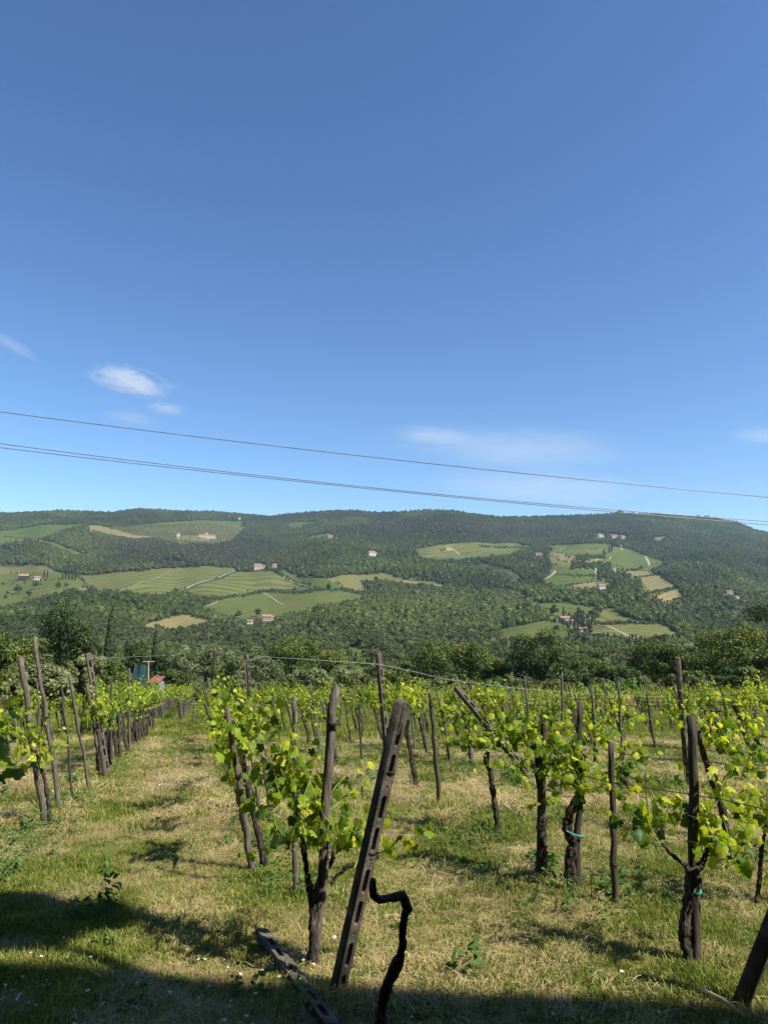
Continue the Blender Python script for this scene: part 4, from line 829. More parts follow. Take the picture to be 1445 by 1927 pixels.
vine_thing(b7_, 'leaning vine trunk with a forked top right of the tall dark stake', [[sink(b7_, b7_ + [0, 0, 1], .08)] + A([(1360,1530),(1345,1480),(1330,1440),(1318,1400),(1309,1370)], Y7), A([(1356,1520),(1352,1480),(1347,1460)], Y7)], [(.045, .034), (.022, .016)], fan(at(1335, 1400, Y7), 16, .6, 91, .35, .35, (-.2, 1.1)) + [(at(1390,1500,Y7), (.7,0,.6), .7), (at(1380,1480,Y7), (.5,0,.8), .8)], 92, .092)
b8_ = gnd(1421, 1440); Y8 = float(b8_[1])
vine_thing(b8_, 'leaning trunk at the right edge under a long arching shoot', [[sink(b8_, b8_ + [0, 0, 1], .08)] + A([(1412,1410),(1398,1375),(1388,1345),(1379,1322)], Y8)], [(.06, .045)], fan(at(1400, 1330, Y8), 20, .8, 101, .5, .4, (-.3, 1.3)) + [(at(1415,1330,Y8), (0,0,1), .9), (at(1430,1340,Y8), (.2,0,.9), .8)], 102, .10)
b9_ = gnd(1203, 1497); Y9 = float(b9_[1])
vine_thing(b9_, 'low dark trunk slanting left above dry hay on the right', [[sink(b9_, b9_ + [0, 0, 1], .08)] + A([(1195,1490),(1180,1474),(1165,1460),(1155,1440)], Y9)], [(.045, .04)], fan(at(1150, 1400, Y9), 16, .6, 111, .3, .4, (-.1, 1.2)), 112, .095)
# big leaves at the left edge and the near left vine
b10 = gnd(82, 1550); Y10 = float(b10[1])
vine_thing(b10 + [.08, 0, 0], 'nearest vine of the left row hanging on the thick weathered stake', [[sink(b10, b10 + [0, 0, 1], .08) + [.1, 0, 0]] + A([(92,1510),(86,1470),(78,1440),(70,1420)], Y10)], [(.03, .022)], fan(at(72, 1425, Y10), 15, .42, 121, .16, .25, (-.4, 1.0)) + fan(at(30, 1400, Y10), 10, .5, 122, .25, .3, (-.2, 1)), 123, .092)
bL = np.array([-3.15, 5.6, gz(5.6)])
vine_thing(bL, 'vine just beyond the left picture edge with bright yellow leaves reaching in', [[bL - [0, 0, .1], bL + [-.05, 0, .5], bL + [0, .05, 1.0]]], [(.035, .03)], fan(bL + [.0, 0, 1.1], 12, .5, 131, .12, .3, (-.3, 1)) + [(bL + [.05, 0, 1.25], (1, 0, .9), .62), (bL + [.1, 0, 1.15], (1, .2, .1), .38)], 132, .13)
bR = gnd(1420, 1700); YR_ = float(bR[1])
vine_thing(bR, 'vine at the right edge with leaves above bare hay', [[sink(bR, bR + [0, 0, 1], .05)] + A([(1428,1650),(1432,1590),(1445,1540)], YR_)], [(.02, .015)], fan(at(1430, 1540, YR_), 14, .5, 141, .25, .25, (-.3, 1.1)) + fan(at(1440, 1450, YR_), 10, .6, 142, .2, .2, (-.2, 1.1)) + [(at(1425,1600,YR_), (-.6,0,-.2), .35), (at(1430,1630,YR_), (.3,0,-.3), .3)], 143, .10)

# procedural rows: every vine a thing, sharing eight plants' meshes
def plant(seed):
    r = np.random.default_rng(seed); lean = -r.uniform(.12, .38); H = r.uniform(.82, 1.08)
    top = np.array([lean * H, r.uniform(-.1, .1), H]); path = [(0, 0, -.1), (lean * .3 * H + r.normal() * .02, 0, H * .3), (lean * .7 * H + r.normal() * .03, r.normal() * .02, H * .7), tuple(top)]
    t = MB(); P_ = resample(path, 16); P_[1:-1] += r.normal(size=(14, 3)) * .008; t.tube(P_, np.linspace(.035, .024, 16) * (1 + .2 * r.normal(size=16).clip(-1, 1)), 7, .16, seed)
    for s in (-1, 1):
        q = resample([tuple(top), tuple(top + [.03 * r.normal(), s * .2, .06]), tuple(top + [.05 * r.normal(), s * .42, .05 + .06 * r.normal()])], 7); t.tube(q, np.linspace(.02, .010, 7), 6, .15, seed)
    tm = t.mesh('trunk'); tm.materials.append(M['bark']); tm.polygons.foreach_set('use_smooth', [True] * len(tm.polygons))
    sh = [(top + [r.uniform(-.1, .1), r.uniform(-.42, .42), r.uniform(-.08, .12)], (r.uniform(-.6, .6), r.uniform(-.4, .4), r.uniform(.05, 1.5)), r.uniform(.36, .85)) for _ in range(14)]
    return tm, *grow(seed, sh, .086, .062, tipy=.26)
PL = [plant(700 + i) for i in range(8)]
STK = []
for i in range(6):
    r = np.random.default_rng(800 + i); L = r.uniform(1.45, 1.95); ln = r.uniform(-.28, .08); mb = MB(); p_ = resample([(0, 0, -.15), (ln * L * .5 + r.normal() * .02, r.normal() * .03, L * .5), (ln * L, r.normal() * .06, L)], 10); p_[1:-1] += r.normal(size=(8, 3)) * .006
    mb.tube(p_, np.linspace(.034, .026, 10), 8, .13, i); me = mb.mesh('stake'); me.materials.append(M['wood' if i % 3 else 'darkwood']); me.polygons.foreach_set('use_smooth', [True] * len(me.polygons)); STK.append(me)
ORD = 'first second third fourth fifth sixth seventh eighth ninth tenth eleventh twelfth thirteenth fourteenth fifteenth sixteenth seventeenth eighteenth nineteenth twentieth'.split()
ROWN = {-3: 'the leftmost row', -2: 'the third row left of the aisle', -1: 'the second row left of the aisle', 0: 'the row left of the aisle', 1: 'the row right of the aisle'}
for k in range(2, 20): ROWN[k] = 'the %s row right of the aisle' % ORD[k - 1]
hb = [b0, b1_, b2_, b3_, b4_, b5_, b6_, b7_, b8_, b9_, b10, bR]
START = {-3: 19, -2: 15.5, -1: 13, 0: 14.2, 1: 6.2, 2: 14.2, 3: 15}
nv = ns = 0
for k in range(-3, 17):
    s = -2.04 + 2.70 * k; Y = START.get(k, 14.6 + .5 * (k % 3)); c = 0; cs = 0
    while Y < 34:
        Y += rnd.uniform(.72, .9) if k == 0 else rnd.uniform(1.2, 1.8); x = rowx(s, Y) + rnd.uniform(-.14, .14); px = CX + F * x / Y
        if px > 1500 or px < -60: continue
        if k <= 0 and Y > 32: break
        if min(np.hypot(q[0] - x, q[1] - Y) for q in hb) < .5: continue
        if rnd.random() < (.20 if k > 1 else .06): continue
        far = c >= 20 or Y > 21
        lb = ('small distant vine at the back of ' + ROWN[k]) if far else 'leafy vine, %s from the front in %s' % (ORD[c], ROWN[k])
        o = empty('grapevine', (x, Y, gz(Y) - .03), lb, 'grapevine', ('distant vines of ' if far else 'vines of ') + ROWN[k], rnd.uniform(-.35, .35)); v = PL[rnd.randrange(8)]; sc_ = rnd.uniform(.92, 1.2) * (1.14 if k == 0 else 1); o.scale = (sc_,) * 3
        for nm, me in zip(('trunk', 'canes', 'foliage'), v): link(nm, me, None, o)
        c += 1; nv += 1
        if rnd.random() < .62 and min(np.hypot(q[0] - x, q[1] - Y) for q in heroP) > .35:
            far = cs >= 20 or Y > 21
            lb = ('small distant stake at the back of ' + ROWN[k]) if far else '%s stake from the front in %s' % (ORD[cs], ROWN[k])
            o = link('wooden_stake', STK[rnd.randrange(6)]); o.location = (x + rnd.uniform(-.1, .1), Y + rnd.uniform(-.15, .15), gz(Y)); o.rotation_euler = (rnd.uniform(-.08, .08), rnd.uniform(-.12, .06), rnd.uniform(-.4, .4)); o.scale = (1, 1, rnd.uniform(.9, 1.16))
            tag(o, lb, 'stake', ('distant stakes of ' if far else 'stakes of ') + ROWN[k]); cs += 1; ns += 1
print('vines', nv, 'stakes', ns)
# the small plot beyond the fence, and rows too far to count, as masses
def merged(i):
    tm, cm, fm = PL[i]; return fm
def vmass(name, pts_, label):
    p = np.array(pts_); q = len(p); scatter(name, p, np.c_[np.zeros((q, 2)), rng.uniform(-.4, .4, q)], rng.uniform(.85, 1.15, q), rng.integers(0, 8, q), [fm for _, _, fm in PL], label)
    scatter('vine_trunks', p, np.c_[np.zeros((q, 2)), rng.uniform(-.4, .4, q)], rng.uniform(.85, 1.15, q), rng.integers(0, 8, q), [tm for tm, _, _ in PL], 'trunks of ' + label)
    scatter('stakes', p + [.1, .1, 0], np.c_[rng.normal(size=(q, 2)) * .06, rng.uniform(-.4, .4, q)], rng.uniform(.75, 1.0, q), rng.integers(0, 6, q), STK, 'stakes of ' + label)
far_ = []
for k in range(1, 20):
    s = -2.04 + 2.7 * k; Y = 34
    while Y < (62 if k > 1 else 40):
        Y += 2.4; x = rowx(s, Y) + rnd.uniform(-.12, .12)
        if CX + F * x / Y < 1520: far_.append((x, Y, gz(Y)))
vmass('distant_vines', far_, 'far vine rows too small to count')
plot = []
for s in (-3.3, -2.5, -1.1):
    Y = 37
    while Y < 66:
        Y += .9; plot.append((rowx(s, Y), Y, gz(Y)))
vmass('distant_vines', plot, 'the small vine plot beyond the mesh fence')

# wires
def wire(name, pts_, r, m, label, cat='wire', n=5):
    base = np.array(pts_[0], float); p = np.array(pts_, float) - base; mb = MB(); mb.tube(p, r, n); o = mb.build(name, M[m], None, True); o.location = tuple(base); return tag(o, label, cat)
pts_ = [(150,1237,15.5),(205,1238,19),(300,1234,24),(405,1227,28),(435,1230,20),(465,1234,12.7),(580,1241,13.1),(712,1250,13.2),(770,1262,14),(837,1278,15),(960,1294,17),(1062,1303,19),(1180,1309,23),(1320,1314,28)]
wire('trellis_wire', [at(*q) for q in pts_], .0045, 'wire', 'pale wire strung across the tops of the tall posts')
for k, h, y0, y1, lb in [(2, 1.05, 4.4, 14, 'lower dark wire along the nearest right hand row'), (3, 1.02, 7.2, 22, 'dark wire at knee height along the second right hand row'), (3, 1.55, 7.2, 22, 'upper dark wire along the second right hand row'), (4, 1.5, 9, 26, 'thin dark wire along the third right hand row'), (1, 1.0, 4.6, 20, 'dark wire along the row right of the aisle'), (0, 1.1, 9, 22, 'dark wire along the row left of the aisle')]:
    p = [(rowx(-2.04 + 2.7 * k, Y) + .03 * math.sin(Y * 3), Y, gz(Y) + h + .03 * math.sin(Y * 1.7)) for Y in np.linspace(y0, y1, 24)]; wire('trellis_wire', p, .0032, 'darkwire', lb)
wire('trellis_wire', [at(*q) for q in [(1140,1411,7.0),(1172,1418,6.9),(1230,1427,6.8),(1303,1432,6.6),(1380,1438,6.5),(1470,1441,6.4)]], .004, 'darkwire', 'twisted wire crossing behind the tall dark stake')
wire('trellis_wire', [at(*q) for q in [(1060,1316,11),(1200,1315,11),(1290,1312,11),(1380,1307,11),(1480,1303,11)]], .004, 'darkwire', 'dark straight wire through the lichen capped post')
wire('thin_pole', [gnd(395, 1345), at(405, 1225, 28)], .03, 'wood', 'thin slanting pole carrying the wire beyond the aisle', 'pole', 7)
# overhead cables
def cable(px, label, r=.016, Y0=15.0, Y1=21.0):
    xs_ = np.linspace(-700, 2300, 70); c = np.polyfit([q[0] for q in px], [q[1] for q in px], 2); ys_ = np.polyval(c, np.clip(xs_, -250, 1750)) + np.where(xs_ < -250, (xs_ + 250) * (2 * c[0] * -250 + c[1]), 0) + np.where(xs_ > 1750, (xs_ - 1750) * (2 * c[0] * 1750 + c[1]), 0)
    Yd = np.interp(xs_, [-700, 2300], [Y0, Y1]); p = at(xs_, ys_, Yd); wire('overhead_cable', p, r, 'cable', label, 'cable', 8)
cable([(0,775),(400,825),(740,865),(1000,893),(1250,917),(1445,936)], 'single black overhead cable, the upper one', .0105)
cable([(0,836),(200,859),(400,884),(600,907),(800,929),(1000,947),(1250,967),(1445,981)], 'upper strand of the lower pair of overhead cables', .0095)
cable([(0,842),(200,866),(400,889),(600,909.5),(800,930.5),(1000,949.5),(1250,971),(1445,988)], 'lower strand of the lower pair of overhead cables', .0095)

# ------------------------------------------------------------------ trees beyond the vineyard
def tree(px, ytop, Y, wpx, m, label, name='tree', cat='tree', leaf=.26, nl=7000, seed=0, base=None, low=-.55, jag=1.0, hfrac=None, nb=None):
    """a tree whose top and width match the photo at depth Y; stands on the ground there"""
    t = at(px, ytop, Y); k = Y / F; g = float(np.interp(Y, [0, 80, 112, 165, 260], [0, gz(80), *(float(at(px, yy, dd)[2]) for yy, dd in ((1310, 112), (1300, 165), (1280, 260)))]))
    H = t[2] - g; W = wpx * k / 2; o = empty(name, (t[0], Y, g - .2), label, cat, None, rnd.uniform(0, 6.28))
    rz = min(H * .48, max(W * 1.1, H * .36)) if hfrac is None else H * hfrac
    cz = H - rz * .84 + .2; pos, nrm, sz, tn = crown_cloud(seed, W, rz, nb or 38, nl, leaf, low, jag); pos[:, 2] += cz
    # skirt of lower foliage so that the crown reaches down unevenly
    me = leaves('crown', pos, nrm, sz, tn); me.materials.append(M[m]); link('crown', me, None, o)
    tr = MB(); r = random.Random(seed); tr.tube([(0, 0, -.5), (.08, .05, cz * .5), (0, .1, cz)], [H * .035 + .06, H * .028 + .04, H * .015], 8, .1, seed)
    for q in range(6):
        a = r.uniform(0, 6.28); tr.tube([(0, 0, cz * r.uniform(.4, .9)), (math.cos(a) * W * .3, math.sin(a) * W * .3, cz), (math.cos(a) * W * .6, math.sin(a) * W * .6, cz + rz * r.uniform(-.1, .5))], [.09 * H / 7, .06 * H / 7, .02], 6, .1, q)
    tr.build('trunk', M['treebark'], o, True); return o
T = [(15,1178,75,120,'oak','yellowish oak at the left picture edge',.3), (118,1136,95,125,'darkleaf','big dark broadleaf tree left of the cypress',.32), (60,1190,85,70,'darkleaf','dark tree filling in between the left edge oak and the big tree',.3), (165,1190,100,60,'darkleaf','dark tree right under the tall cypress',.3),
 (262,1205,130,60,'darkleaf','dark cedar like tree behind the shed',.35), (315,1228,120,70,'darkleaf','dark bushy tree right of the shed pole',.32), (352,1215,110,70,'olive','grey green olive left of the thin pole',.24), (392,1205,100,80,'olive','tallest pale olive by the thin pole',.24), (440,1228,95,70,'olive','olive behind the tall concrete post by the aisle',.24), (500,1232,90,90,'olive','wide olive between the two tall concrete posts',.24),
 (560,1194,110,110,'limeleaf','light yellow green oak left of centre',.32), (620,1222,125,90,'limeleaf','smaller light oak right of the yellow green one',.32), (580,1258,80,120,'olive','low olive in front of the light oaks',.24), (650,1255,85,90,'olive','low grey olive before the clearing',.24), (700,1268,90,80,'oak','dull green bush behind the middle concrete post',.28),
 (745,1258,105,80,'oak','brownish green oak right of the middle concrete post',.3), (815,1200,120,100,'oak','broad oak in the middle of the tree belt',.32), (885,1207,110,100,'oak','oak just left of the dark tree',.32), (930,1235,95,70,'limeleaf','lighter oak touching the dark tree',.28), (1015,1188,92,135,'darkleaf','round dark tree right of centre',.3),
 (1075,1232,110,70,'oak','oak at the right foot of the round dark tree',.3), (1100,1234,140,80,'oak','distant oak right of the round dark tree',.36), (1150,1250,120,80,'limeleaf','pale oak between the dark tree and the right hand wood',.32), (1215,1206,115,90,'oak','oak left of the lichen capped post',.32), (1180,1255,95,80,'darkleaf','low dark bush right of the pale oak',.28),
 (1262,1208,100,90,'oak','oak behind the lichen capped post',.3), (1330,1180,95,110,'oak','tall oak leading up to the right edge',.3), (1390,1166,85,120,'oak','oak before the dark tall tree at the right edge',.28), (1440,1132,95,120,'darkleaf','tallest dark tree at the right picture edge',.3), (1445,1220,70,120,'oak','leafy bush low at the right picture edge',.26),
 (1300,1262,75,110,'oak','low bush under the right hand oaks',.26), (1400,1256,65,120,'darkleaf','dark bush low on the right',.26), (1080,1268,80,100,'darkleaf','low dark bush right of the round tree',.26), (960,1268,80,90,'darkleaf','low dark bush under the round tree',.26), (860,1272,80,110,'oak','low bush under the middle oaks',.26), (775,1280,75,90,'oak','low scrub under the middle oaks',.26),
 (213,1240,45,75,'oak','brownish bush with yellow flowers left of the shed',.16), (330,1262,70,70,'darkleaf','dark bush beside the shed',.22), (20,1245,50,110,'limeleaf','light bush low at the left picture edge',.18), (700,1290,80,80,'olive','pale scrub behind the vines in the middle',.22), (1520,1170,90,130,'darkleaf','dark tree just beyond the right picture edge',.3), (-60,1170,80,130,'oak','oak just beyond the left picture edge',.3)]
for i, (px, yt, Y, wp, m_, lb, lf) in enumerate(T): tree(px, yt, Y, wp, m_, lb, 'oak_tree' if m_ in ('oak', 'limeleaf') else 'olive_tree' if m_ == 'olive' else 'broadleaf_tree', leaf=lf, nl=int(4200 + 30 * wp), seed=900 + i, low=-.95, nb=44)
# the near olive on the left, narrow leaves
tree(95, 1238, 24, 105, 'olive', 'silvery olive tree behind the left row of stakes', 'olive_tree', leaf=.11, nl=15000, seed=951, low=-.9, jag=.9)
tree(165, 1222, 27, 70, 'olive', 'feathery top of the silvery olive, left of the cypress', 'olive_tree', leaf=.11, nl=9000, seed=952, low=-.9, jag=.8)
tree(30, 1262, 23, 70, 'olive', 'small silvery olive at the left edge', 'olive_tree', leaf=.11, nl=7000, seed=953, low=-.9, jag=.8)
def big_cypress(px, ytop, Y, wpx, label, seed):
    t = at(px, ytop, Y); g = gz(min(Y, 80)) - max(0, Y - 80) * .03; h = t[2] - g; o = empty('cypress_tree', (t[0], Y, g), label, 'cypress')
    me = cypress_mesh(seed, h, wpx * Y / F / 2, 5200, .34); link('crown', me, None, o); tr = MB(); tr.tube([(0, 0, -.4), (0, 0, h * .5)], [.2, .08], 8, .1); tr.build('trunk', M['treebark'], o)
big_cypress(211, 1150, 92, 21, 'tall slim cypress rising above the trees on the left', 971)
big_cypress(294, 1190, 120, 13, 'small slim cypress right of the tall one', 972)
# undergrowth filling the foot of the tree belt
n_ = 900; x = rng.uniform(-.75, .75, n_); Y = rng.uniform(66, 150, n_); xx = x * Y; pxx = CX + F * x
def gfar(px, Y): return np.interp(Y, [0, 80, 112, 165, 260], [0, gz(80), float(at(700, 1310, 112)[2]), float(at(700, 1300, 165)[2]), float(at(700, 1280, 260)[2])])
UG = []
for i in range(4):
    pos, nrm, sz, tn = crown_cloud(980 + i, 1.6, 1.3, 14, 700, .3, -.8); pos[:, 2] += .9; me = leaves('bush', pos, nrm, sz, tn); me.materials.append(M['weed' if i == 3 else 'forest']); UG.append(me)
scatter('undergrowth', np.stack([xx, Y, gfar(pxx, Y) - .2], 1), np.c_[np.zeros((n_, 2)), rng.uniform(0, 6, n_)], rng.uniform(.7, 1.5, n_), rng.integers(0, 4, n_), UG, 'dark scrub at the foot of the tree belt', ptint=rng.uniform(.2, .9, n_), brown=rng.uniform(0, .4, n_))
# tall dry grass behind the right hand rows
n_ = 2600; x = rng.uniform(.02, .62, n_); Y = rng.uniform(58, 66, n_)
DG = [withmat(blades(990 + i, 50, .5, .9, .02, .35, tmean=.6), M['straw']) for i in range(3)]
scatter('tall_dry_grass', np.stack([x * Y, Y, gz(Y) - .05], 1), np.c_[np.zeros((n_, 2)), rng.uniform(0, 6, n_)], rng.uniform(.7, 1.3, n_), rng.integers(0, 3, n_), DG, 'tall pale grass standing behind the vines', ptint=rng.uniform(.2, .7, n_))

# ------------------------------------------------------------------ shed, net, fence
M['net'] = surf('green_shade_net', [(0.3, (0.010, 0.04, 0.042)), (0.7, (0.022, 0.07, 0.07))], 6, 0.01); M['redroof'] = surf('red_sheet_roof', [(0.3, (0.18, 0.05, 0.045)), (0.7, (0.26, 0.09, 0.08))], 4); M['greywall'] = surf('grey_sheet', [(0.3, (0.13, 0.15, 0.14)), (0.7, (0.22, 0.24, 0.22))], 4); M['tan'] = surf('tan_board', [(0.3, (0.45, 0.35, 0.18)), (0.7, (0.55, 0.44, 0.24))], 4)
Ys = 46; c = at(287, 1330, Ys); g = gz(Ys); o = empty('garden_shed', (c[0], Ys, g), 'small shed with a red metal roof beyond the left row', 'shed'); tz = at(289, 1277, Ys)[2] - g; hw = .33
m = MB(); m.box((-hw, 0, -.1), (hw, 1.2, tz - .28)); m.build('wall', M['greywall'], o); m = MB(); v = [(-hw - .03, -.1, tz - .27), (hw + .03, -.1, tz - .27), (hw + .03, 1.3, tz), (-hw - .03, 1.3, tz)]; v += [(a, b, q + .04) for a, b, q in v]; m.add(v, [(0, 3, 2, 1), (4, 5, 6, 7), (0, 1, 5, 4), (1, 2, 6, 5), (2, 3, 7, 6), (3, 0, 4, 7)]); m.build('roof', M['redroof'], o)
m = MB(); m.box((-hw + .1, -.03, 0), (-hw + .45, -.002, tz - .5)); m.build('door', M['wood'], o)
Yn = 43; V = []; ncol, nrow = 10, 14; qd = [(243,1330),(272,1330),(279,1250),(254,1249)]
for side in (0, 1):
    for j in range(nrow + 1):
        for i in range(ncol + 1):
            u, v_ = i / ncol, j / nrow; xl = qd[0][0] + (qd[3][0] - qd[0][0]) * v_; xr = qd[1][0] + (qd[2][0] - qd[1][0]) * v_; yb = 1330; yt = 1249 + 1.5 * u + 2.5 * math.sin(u * 5) ** 2
            p = at(xl + (xr - xl) * u, yb + (yt - yb) * v_, Yn + .25 * u); p[1] += .06 * math.sin(u * 9) * v_ + .02 * side; V.append(p)
st_ = (nrow + 1) * (ncol + 1); fq = []
for s_ in (0, 1):
    for j in range(nrow):
        for i in range(ncol):
            a = s_ * st_ + j * (ncol + 1) + i; q = (a, a + 1, a + ncol + 2, a + ncol + 1); fq.append(q if s_ == 0 else q[::-1])
tag(link('shade_net', mesh_np('shade_net', V, fq), M['net'], None, True), 'dark green shade net stretched upright beside the red roofed shed', 'net')
m = MB(); p0 = gnd(280, 1337); Yp = float(p0[1]); b_ = at(280, 1245, Yp) - p0; m.tube([(0, 0, -.1), tuple(b_)], .035, 6); l_, r_2 = at(269, 1245, Yp) - p0, at(291, 1245, Yp) - p0; m.tube([tuple(l_), tuple(r_2)], .03, 6); o = m.build('tee_pole', M['tan'], None); o.location = tuple(p0); tag(o, 'pale T shaped pole standing over the shade net', 'pole')
p0 = gnd(310, 1332); k = p0[1] / F; m = MB(); m.box((-8 * k, 0, 0), (8 * k, .4, 26 * k)); m.box((-9 * k, -.05, 26 * k), (9 * k, .45, 28 * k)); o = m.build('wooden_box', M['tan'], None); o.location = tuple(p0); tag(o, 'tan wooden box by the end of the left row', 'box')
p0, p1 = gnd(306, 1362), gnd(422, 1362); o = empty('mesh_fence', tuple((p0 + p1) / 2), 'low rusty wire mesh fence across the grassy aisle', 'fence'); c = (p0 + p1) / 2; m = MB(); n_ = 24; H_ = .95
for i in range(n_ + 1): q = p0 + (p1 - p0) * i / n_ - c; m.tube([q, q + [0, 0, H_]], .004, 4)
for j in range(6): m.tube([p0 - c + [0, 0, .05 + j * .17], p1 - c + [0, 0, .05 + j * .17]], .004, 4)
m.build('wire_mesh', M['darkwire'], o)
for u in (0, .5, 1): q = p0 + (p1 - p0) * u - c; m = MB(); m.tube([q - [0, 0, .1], q + [0, 0, 1.15]], .03, 7, .1); m.build('fence_post', M['wood'], o)
# a dead stick in the hay at lower right
a = gnd(1318, 1878); b = gnd(1405, 1928); a[2] += .05; b[2] += .03; wire('dry_stick', [a, (a + b) / 2 + [0, 0, .02], b], .011, 'straw' if False else 'tan', 'pale dry stick lying in the hay at lower right', 'stick', 6)

# ------------------------------------------------------------------ the house behind the viewer that shades the near grass
M['housewall'] = surf('old_stone_wall', [(0.3, (0.10, 0.085, 0.065)), (0.7, (0.19, 0.16, 0.125))], 3, 0.02)
def behind():
    rz = math.atan(-.13); o = empty('stone_house', (0, 0, 0), 'tall stone house behind the viewer that shades the near grass', 'house', None, rz)
    ct = 1 / math.tan(SUN_EL); sx, sy = ct * math.cos(SUN_AZ), ct * math.sin(SUN_AZ); c_, s_ = math.cos(rz), math.sin(rz)
    def src(X, Y, z):                     # the point at height z whose shadow falls on the ground at X, Y, in the house's own frame
        h = z - gz(Y); x, y = X + sx * h, Y - sy * h; return c_ * x + s_ * y, -s_ * x + c_ * y
    H = 12.6; ye = src(-.26, 4.72, H)[1]
    m = MB(); m.box((-22, ye - 9.5, -1), (24, ye - .45, H - .15)); m.build('wall', M['housewall'], o)
    r = MB(); v = [(-22.4, ye, H - .12), (24.4, ye, H - .12), (24.4, ye - 5, H + 1.5), (-22.4, ye - 5, H + 1.5)]; v += [(a, b, q + .12) for a, b, q in v]
    v2 = [(-22.4, ye - 5, H + 1.5), (24.4, ye - 5, H + 1.5), (24.4, ye - 10, H - .12), (-22.4, ye - 10, H - .12)]; v2 += [(a, b, q + .12) for a, b, q in v2]
    for w_ in (v, v2): r.add(w_, [(0, 3, 2, 1), (4, 5, 6, 7), (0, 1, 5, 4), (1, 2, 6, 5), (2, 3, 7, 6), (3, 0, 4, 7)])
    r.build('roof', M['tile'], o)
    for xw in (-12, -8, -3, 2, 8):
        for zw in (1.2, 5.2): d = MB(); d.box((xw - .5, ye - .5, zw), (xw + .5, ye - .43, zw + 1.5)); d.build('window', M['pane'], o)
    d = MB(); d.box((-1, ye - .5, -.2), (.1, ye - .42, 2.0)); d.build('door', M['darkwood'], o)
behind()
def shade_tree():
    o = empty('broadleaf_tree', (5.2, 1.0, gz(1) - .1), 'leafy tree beside the viewer that shades the grass at lower left', 'tree')
    pos, nrm, sz, tn = crown_cloud(1001, 1.25, 1.0, 26, 6000, .17, -.9); c = np.array([-3.35, 5.90, gz(5.9)]); h = 9.6; ct = 1 / math.tan(SUN_EL)
    cc = c + [ct * math.cos(SUN_AZ) * h, -ct * math.sin(SUN_AZ) * h, h] - np.array(o.location)
    me = leaves('crown', pos * [1.35, .75, .85] + cc, nrm, sz, tn); me.materials.append(M['oak']); link('crown', me, None, o)
    t = MB(); t.tube([(0, 0, -.3), (.1, 0, 3), (cc[0] * .5, cc[1] * .5, 6.5), tuple(cc)], [.16, .13, .09, .03], 8, .1); t.build('trunk', M['treebark'], o, True)
shade_tree()

# ------------------------------------------------------------------ clouds
def cloudmat(seed, dens, sc, th):
    m = bpy.data.materials.new('thin_cloud'); m.use_nodes = True; n = m.node_tree; n.nodes.clear(); o = N(n, 'ShaderNodeOutputMaterial'); v = N(n, 'ShaderNodeVolumePrincipled'); v.inputs['Color'].default_value = (1, 1, 1, 1); v.inputs['Anisotropy'].default_value = 0.2
    g = N(n, 'ShaderNodeTexCoord').outputs['Object']; mp = N(n, 'ShaderNodeMapping'); mp.inputs['Location'].default_value = (seed, seed * 2.3, 0); mp.inputs['Scale'].default_value = sc; n.links.new(g, mp.inputs[0])
    t = N(n, 'ShaderNodeTexNoise'); t.inputs['Scale'].default_value = 1.0; t.inputs['Detail'].default_value = 6; t.inputs['Roughness'].default_value = .62; t.inputs['Distortion'].default_value = .8; n.links.new(mp.outputs[0], t.inputs['Vector'])
    ln = N(n, 'ShaderNodeVectorMath', operation='LENGTH'); n.links.new(g, ln.inputs[0]); fall = mth(n, 'MAXIMUM', mth(n, 'SUBTRACT', 1.0, ln.outputs['Value']), 0)
    e = mth(n, 'MAXIMUM', mth(n, 'SUBTRACT', mth(n, 'ADD', t.outputs['Fac'], mth(n, 'MULTIPLY', fall, .35)), th), 0)
    n.links.new(mth(n, 'MULTIPLY', mth(n, 'MULTIPLY', e, mth(n, 'MINIMUM', mth(n, 'MULTIPLY', fall, 2.2), 1)), dens), v.inputs['Density']); n.links.new(v.outputs[0], o.inputs['Volume']); return m
bm = bmesh.new(); bmesh.ops.create_icosphere(bm, subdivisions=3, radius=1); cme = bpy.data.meshes.new('cloud'); bm.to_mesh(cme); bm.free()
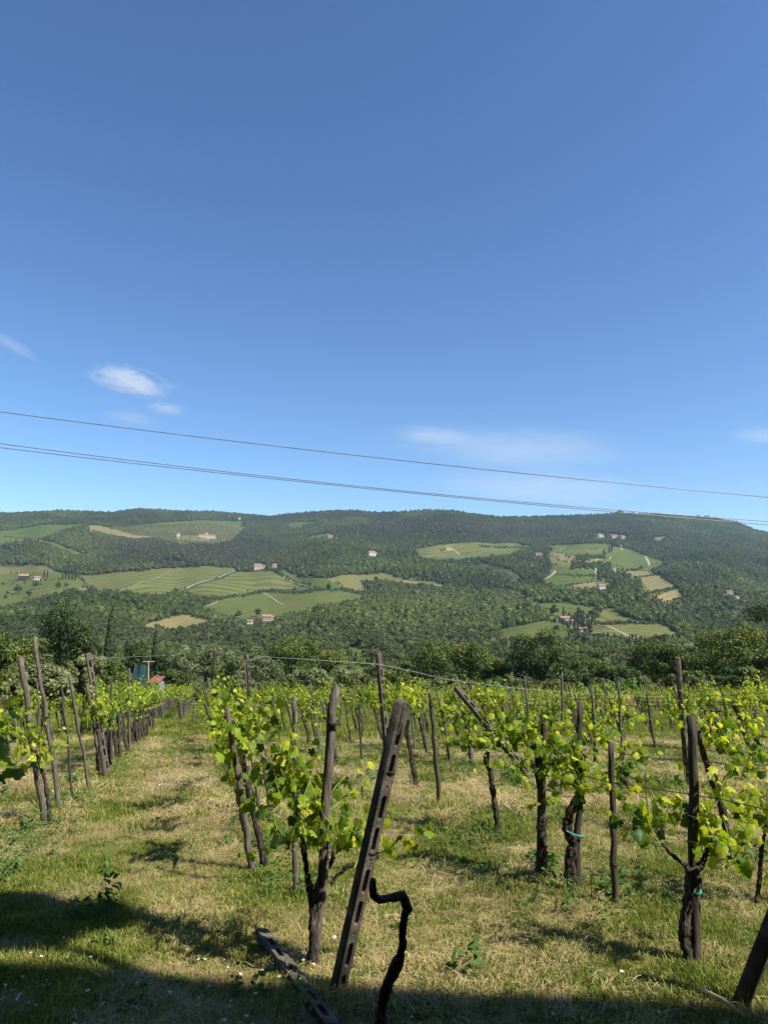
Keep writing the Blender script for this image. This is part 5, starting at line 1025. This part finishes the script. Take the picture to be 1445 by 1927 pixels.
def cloud(px, py, wpx, hpx, label, dens, sc, th, seed, tilt=0.0, Y=7000):
    c = at(px, py, Y); k = Y / F; me = cme.copy(); me.materials.append(cloudmat(seed, dens, sc, th)); o = link('cloud', me); o.location = tuple(c); o.scale = (wpx * k / 2, wpx * k / 3.2, hpx * k / 2); o.rotation_euler = (0, tilt, 0); tag(o, label, 'cloud')
cloud(246, 718, 205, 68, 'small white wispy cloud high on the left', .013, (2.6, 1.5, 3.2), .55, 3.1, R(10))
cloud(315, 769, 105, 36, 'faint wisp just below the small white cloud', .008, (2.2, 1.5, 2.8), .53, 7.4, R(7))
cloud(245, 786, 140, 36, 'very faint streak left of the lower wisp', .0035, (1.8, 1.5, 2.0), .50, 12.4, R(5))
cloud(965, 846, 640, 66, 'long thin veil of cloud over the right hand hills', .0015, (2.6, 1.5, 6.0), .525, 5.7, R(4), 8000)
cloud(815, 820, 200, 40, 'brighter left tip of the long cloud veil', .0045, (2.0, 1.5, 3.6), .52, 9.7, R(5), 8000)
cloud(1010, 918, 560, 60, 'pale band of cloud low above the ridge', .0011, (2, 1.5, 2.4), .46, 15.2, R(3), 9000)
cloud(25, 650, 140, 34, 'faint streak of cloud at the left edge', .0026, (1.8, 1.5, 2.2), .48, 19.9, R(30))
cloud(1430, 820, 150, 42, 'faint wisp at the right edge above the cables', .0028, (1.8, 1.5, 2.2), .48, 22.9, R(4))

# ------------------------------------------------------------------ haze
zmin = float(ALL[..., 2].min()); zmax = float(ALL[..., 2].max())
hm = bpy.data.materials.new('valley_haze'); hm.use_nodes = True; n = hm.node_tree; n.nodes.clear(); o = N(n, 'ShaderNodeOutputMaterial'); v = N(n, 'ShaderNodeVolumePrincipled'); v.inputs['Color'].default_value = (0.5, 0.72, 1.0, 1); v.inputs['Density'].default_value = 0.000058; v.inputs['Anisotropy'].default_value = 0.3; n.links.new(v.outputs[0], o.inputs['Volume'])
b = MB(); b.box((-4800, -60, zmin - 1), (4800, 6200, zmax + 45)); ho = b.build('haze', hm); tag(ho, None, None, None, 'stuff')
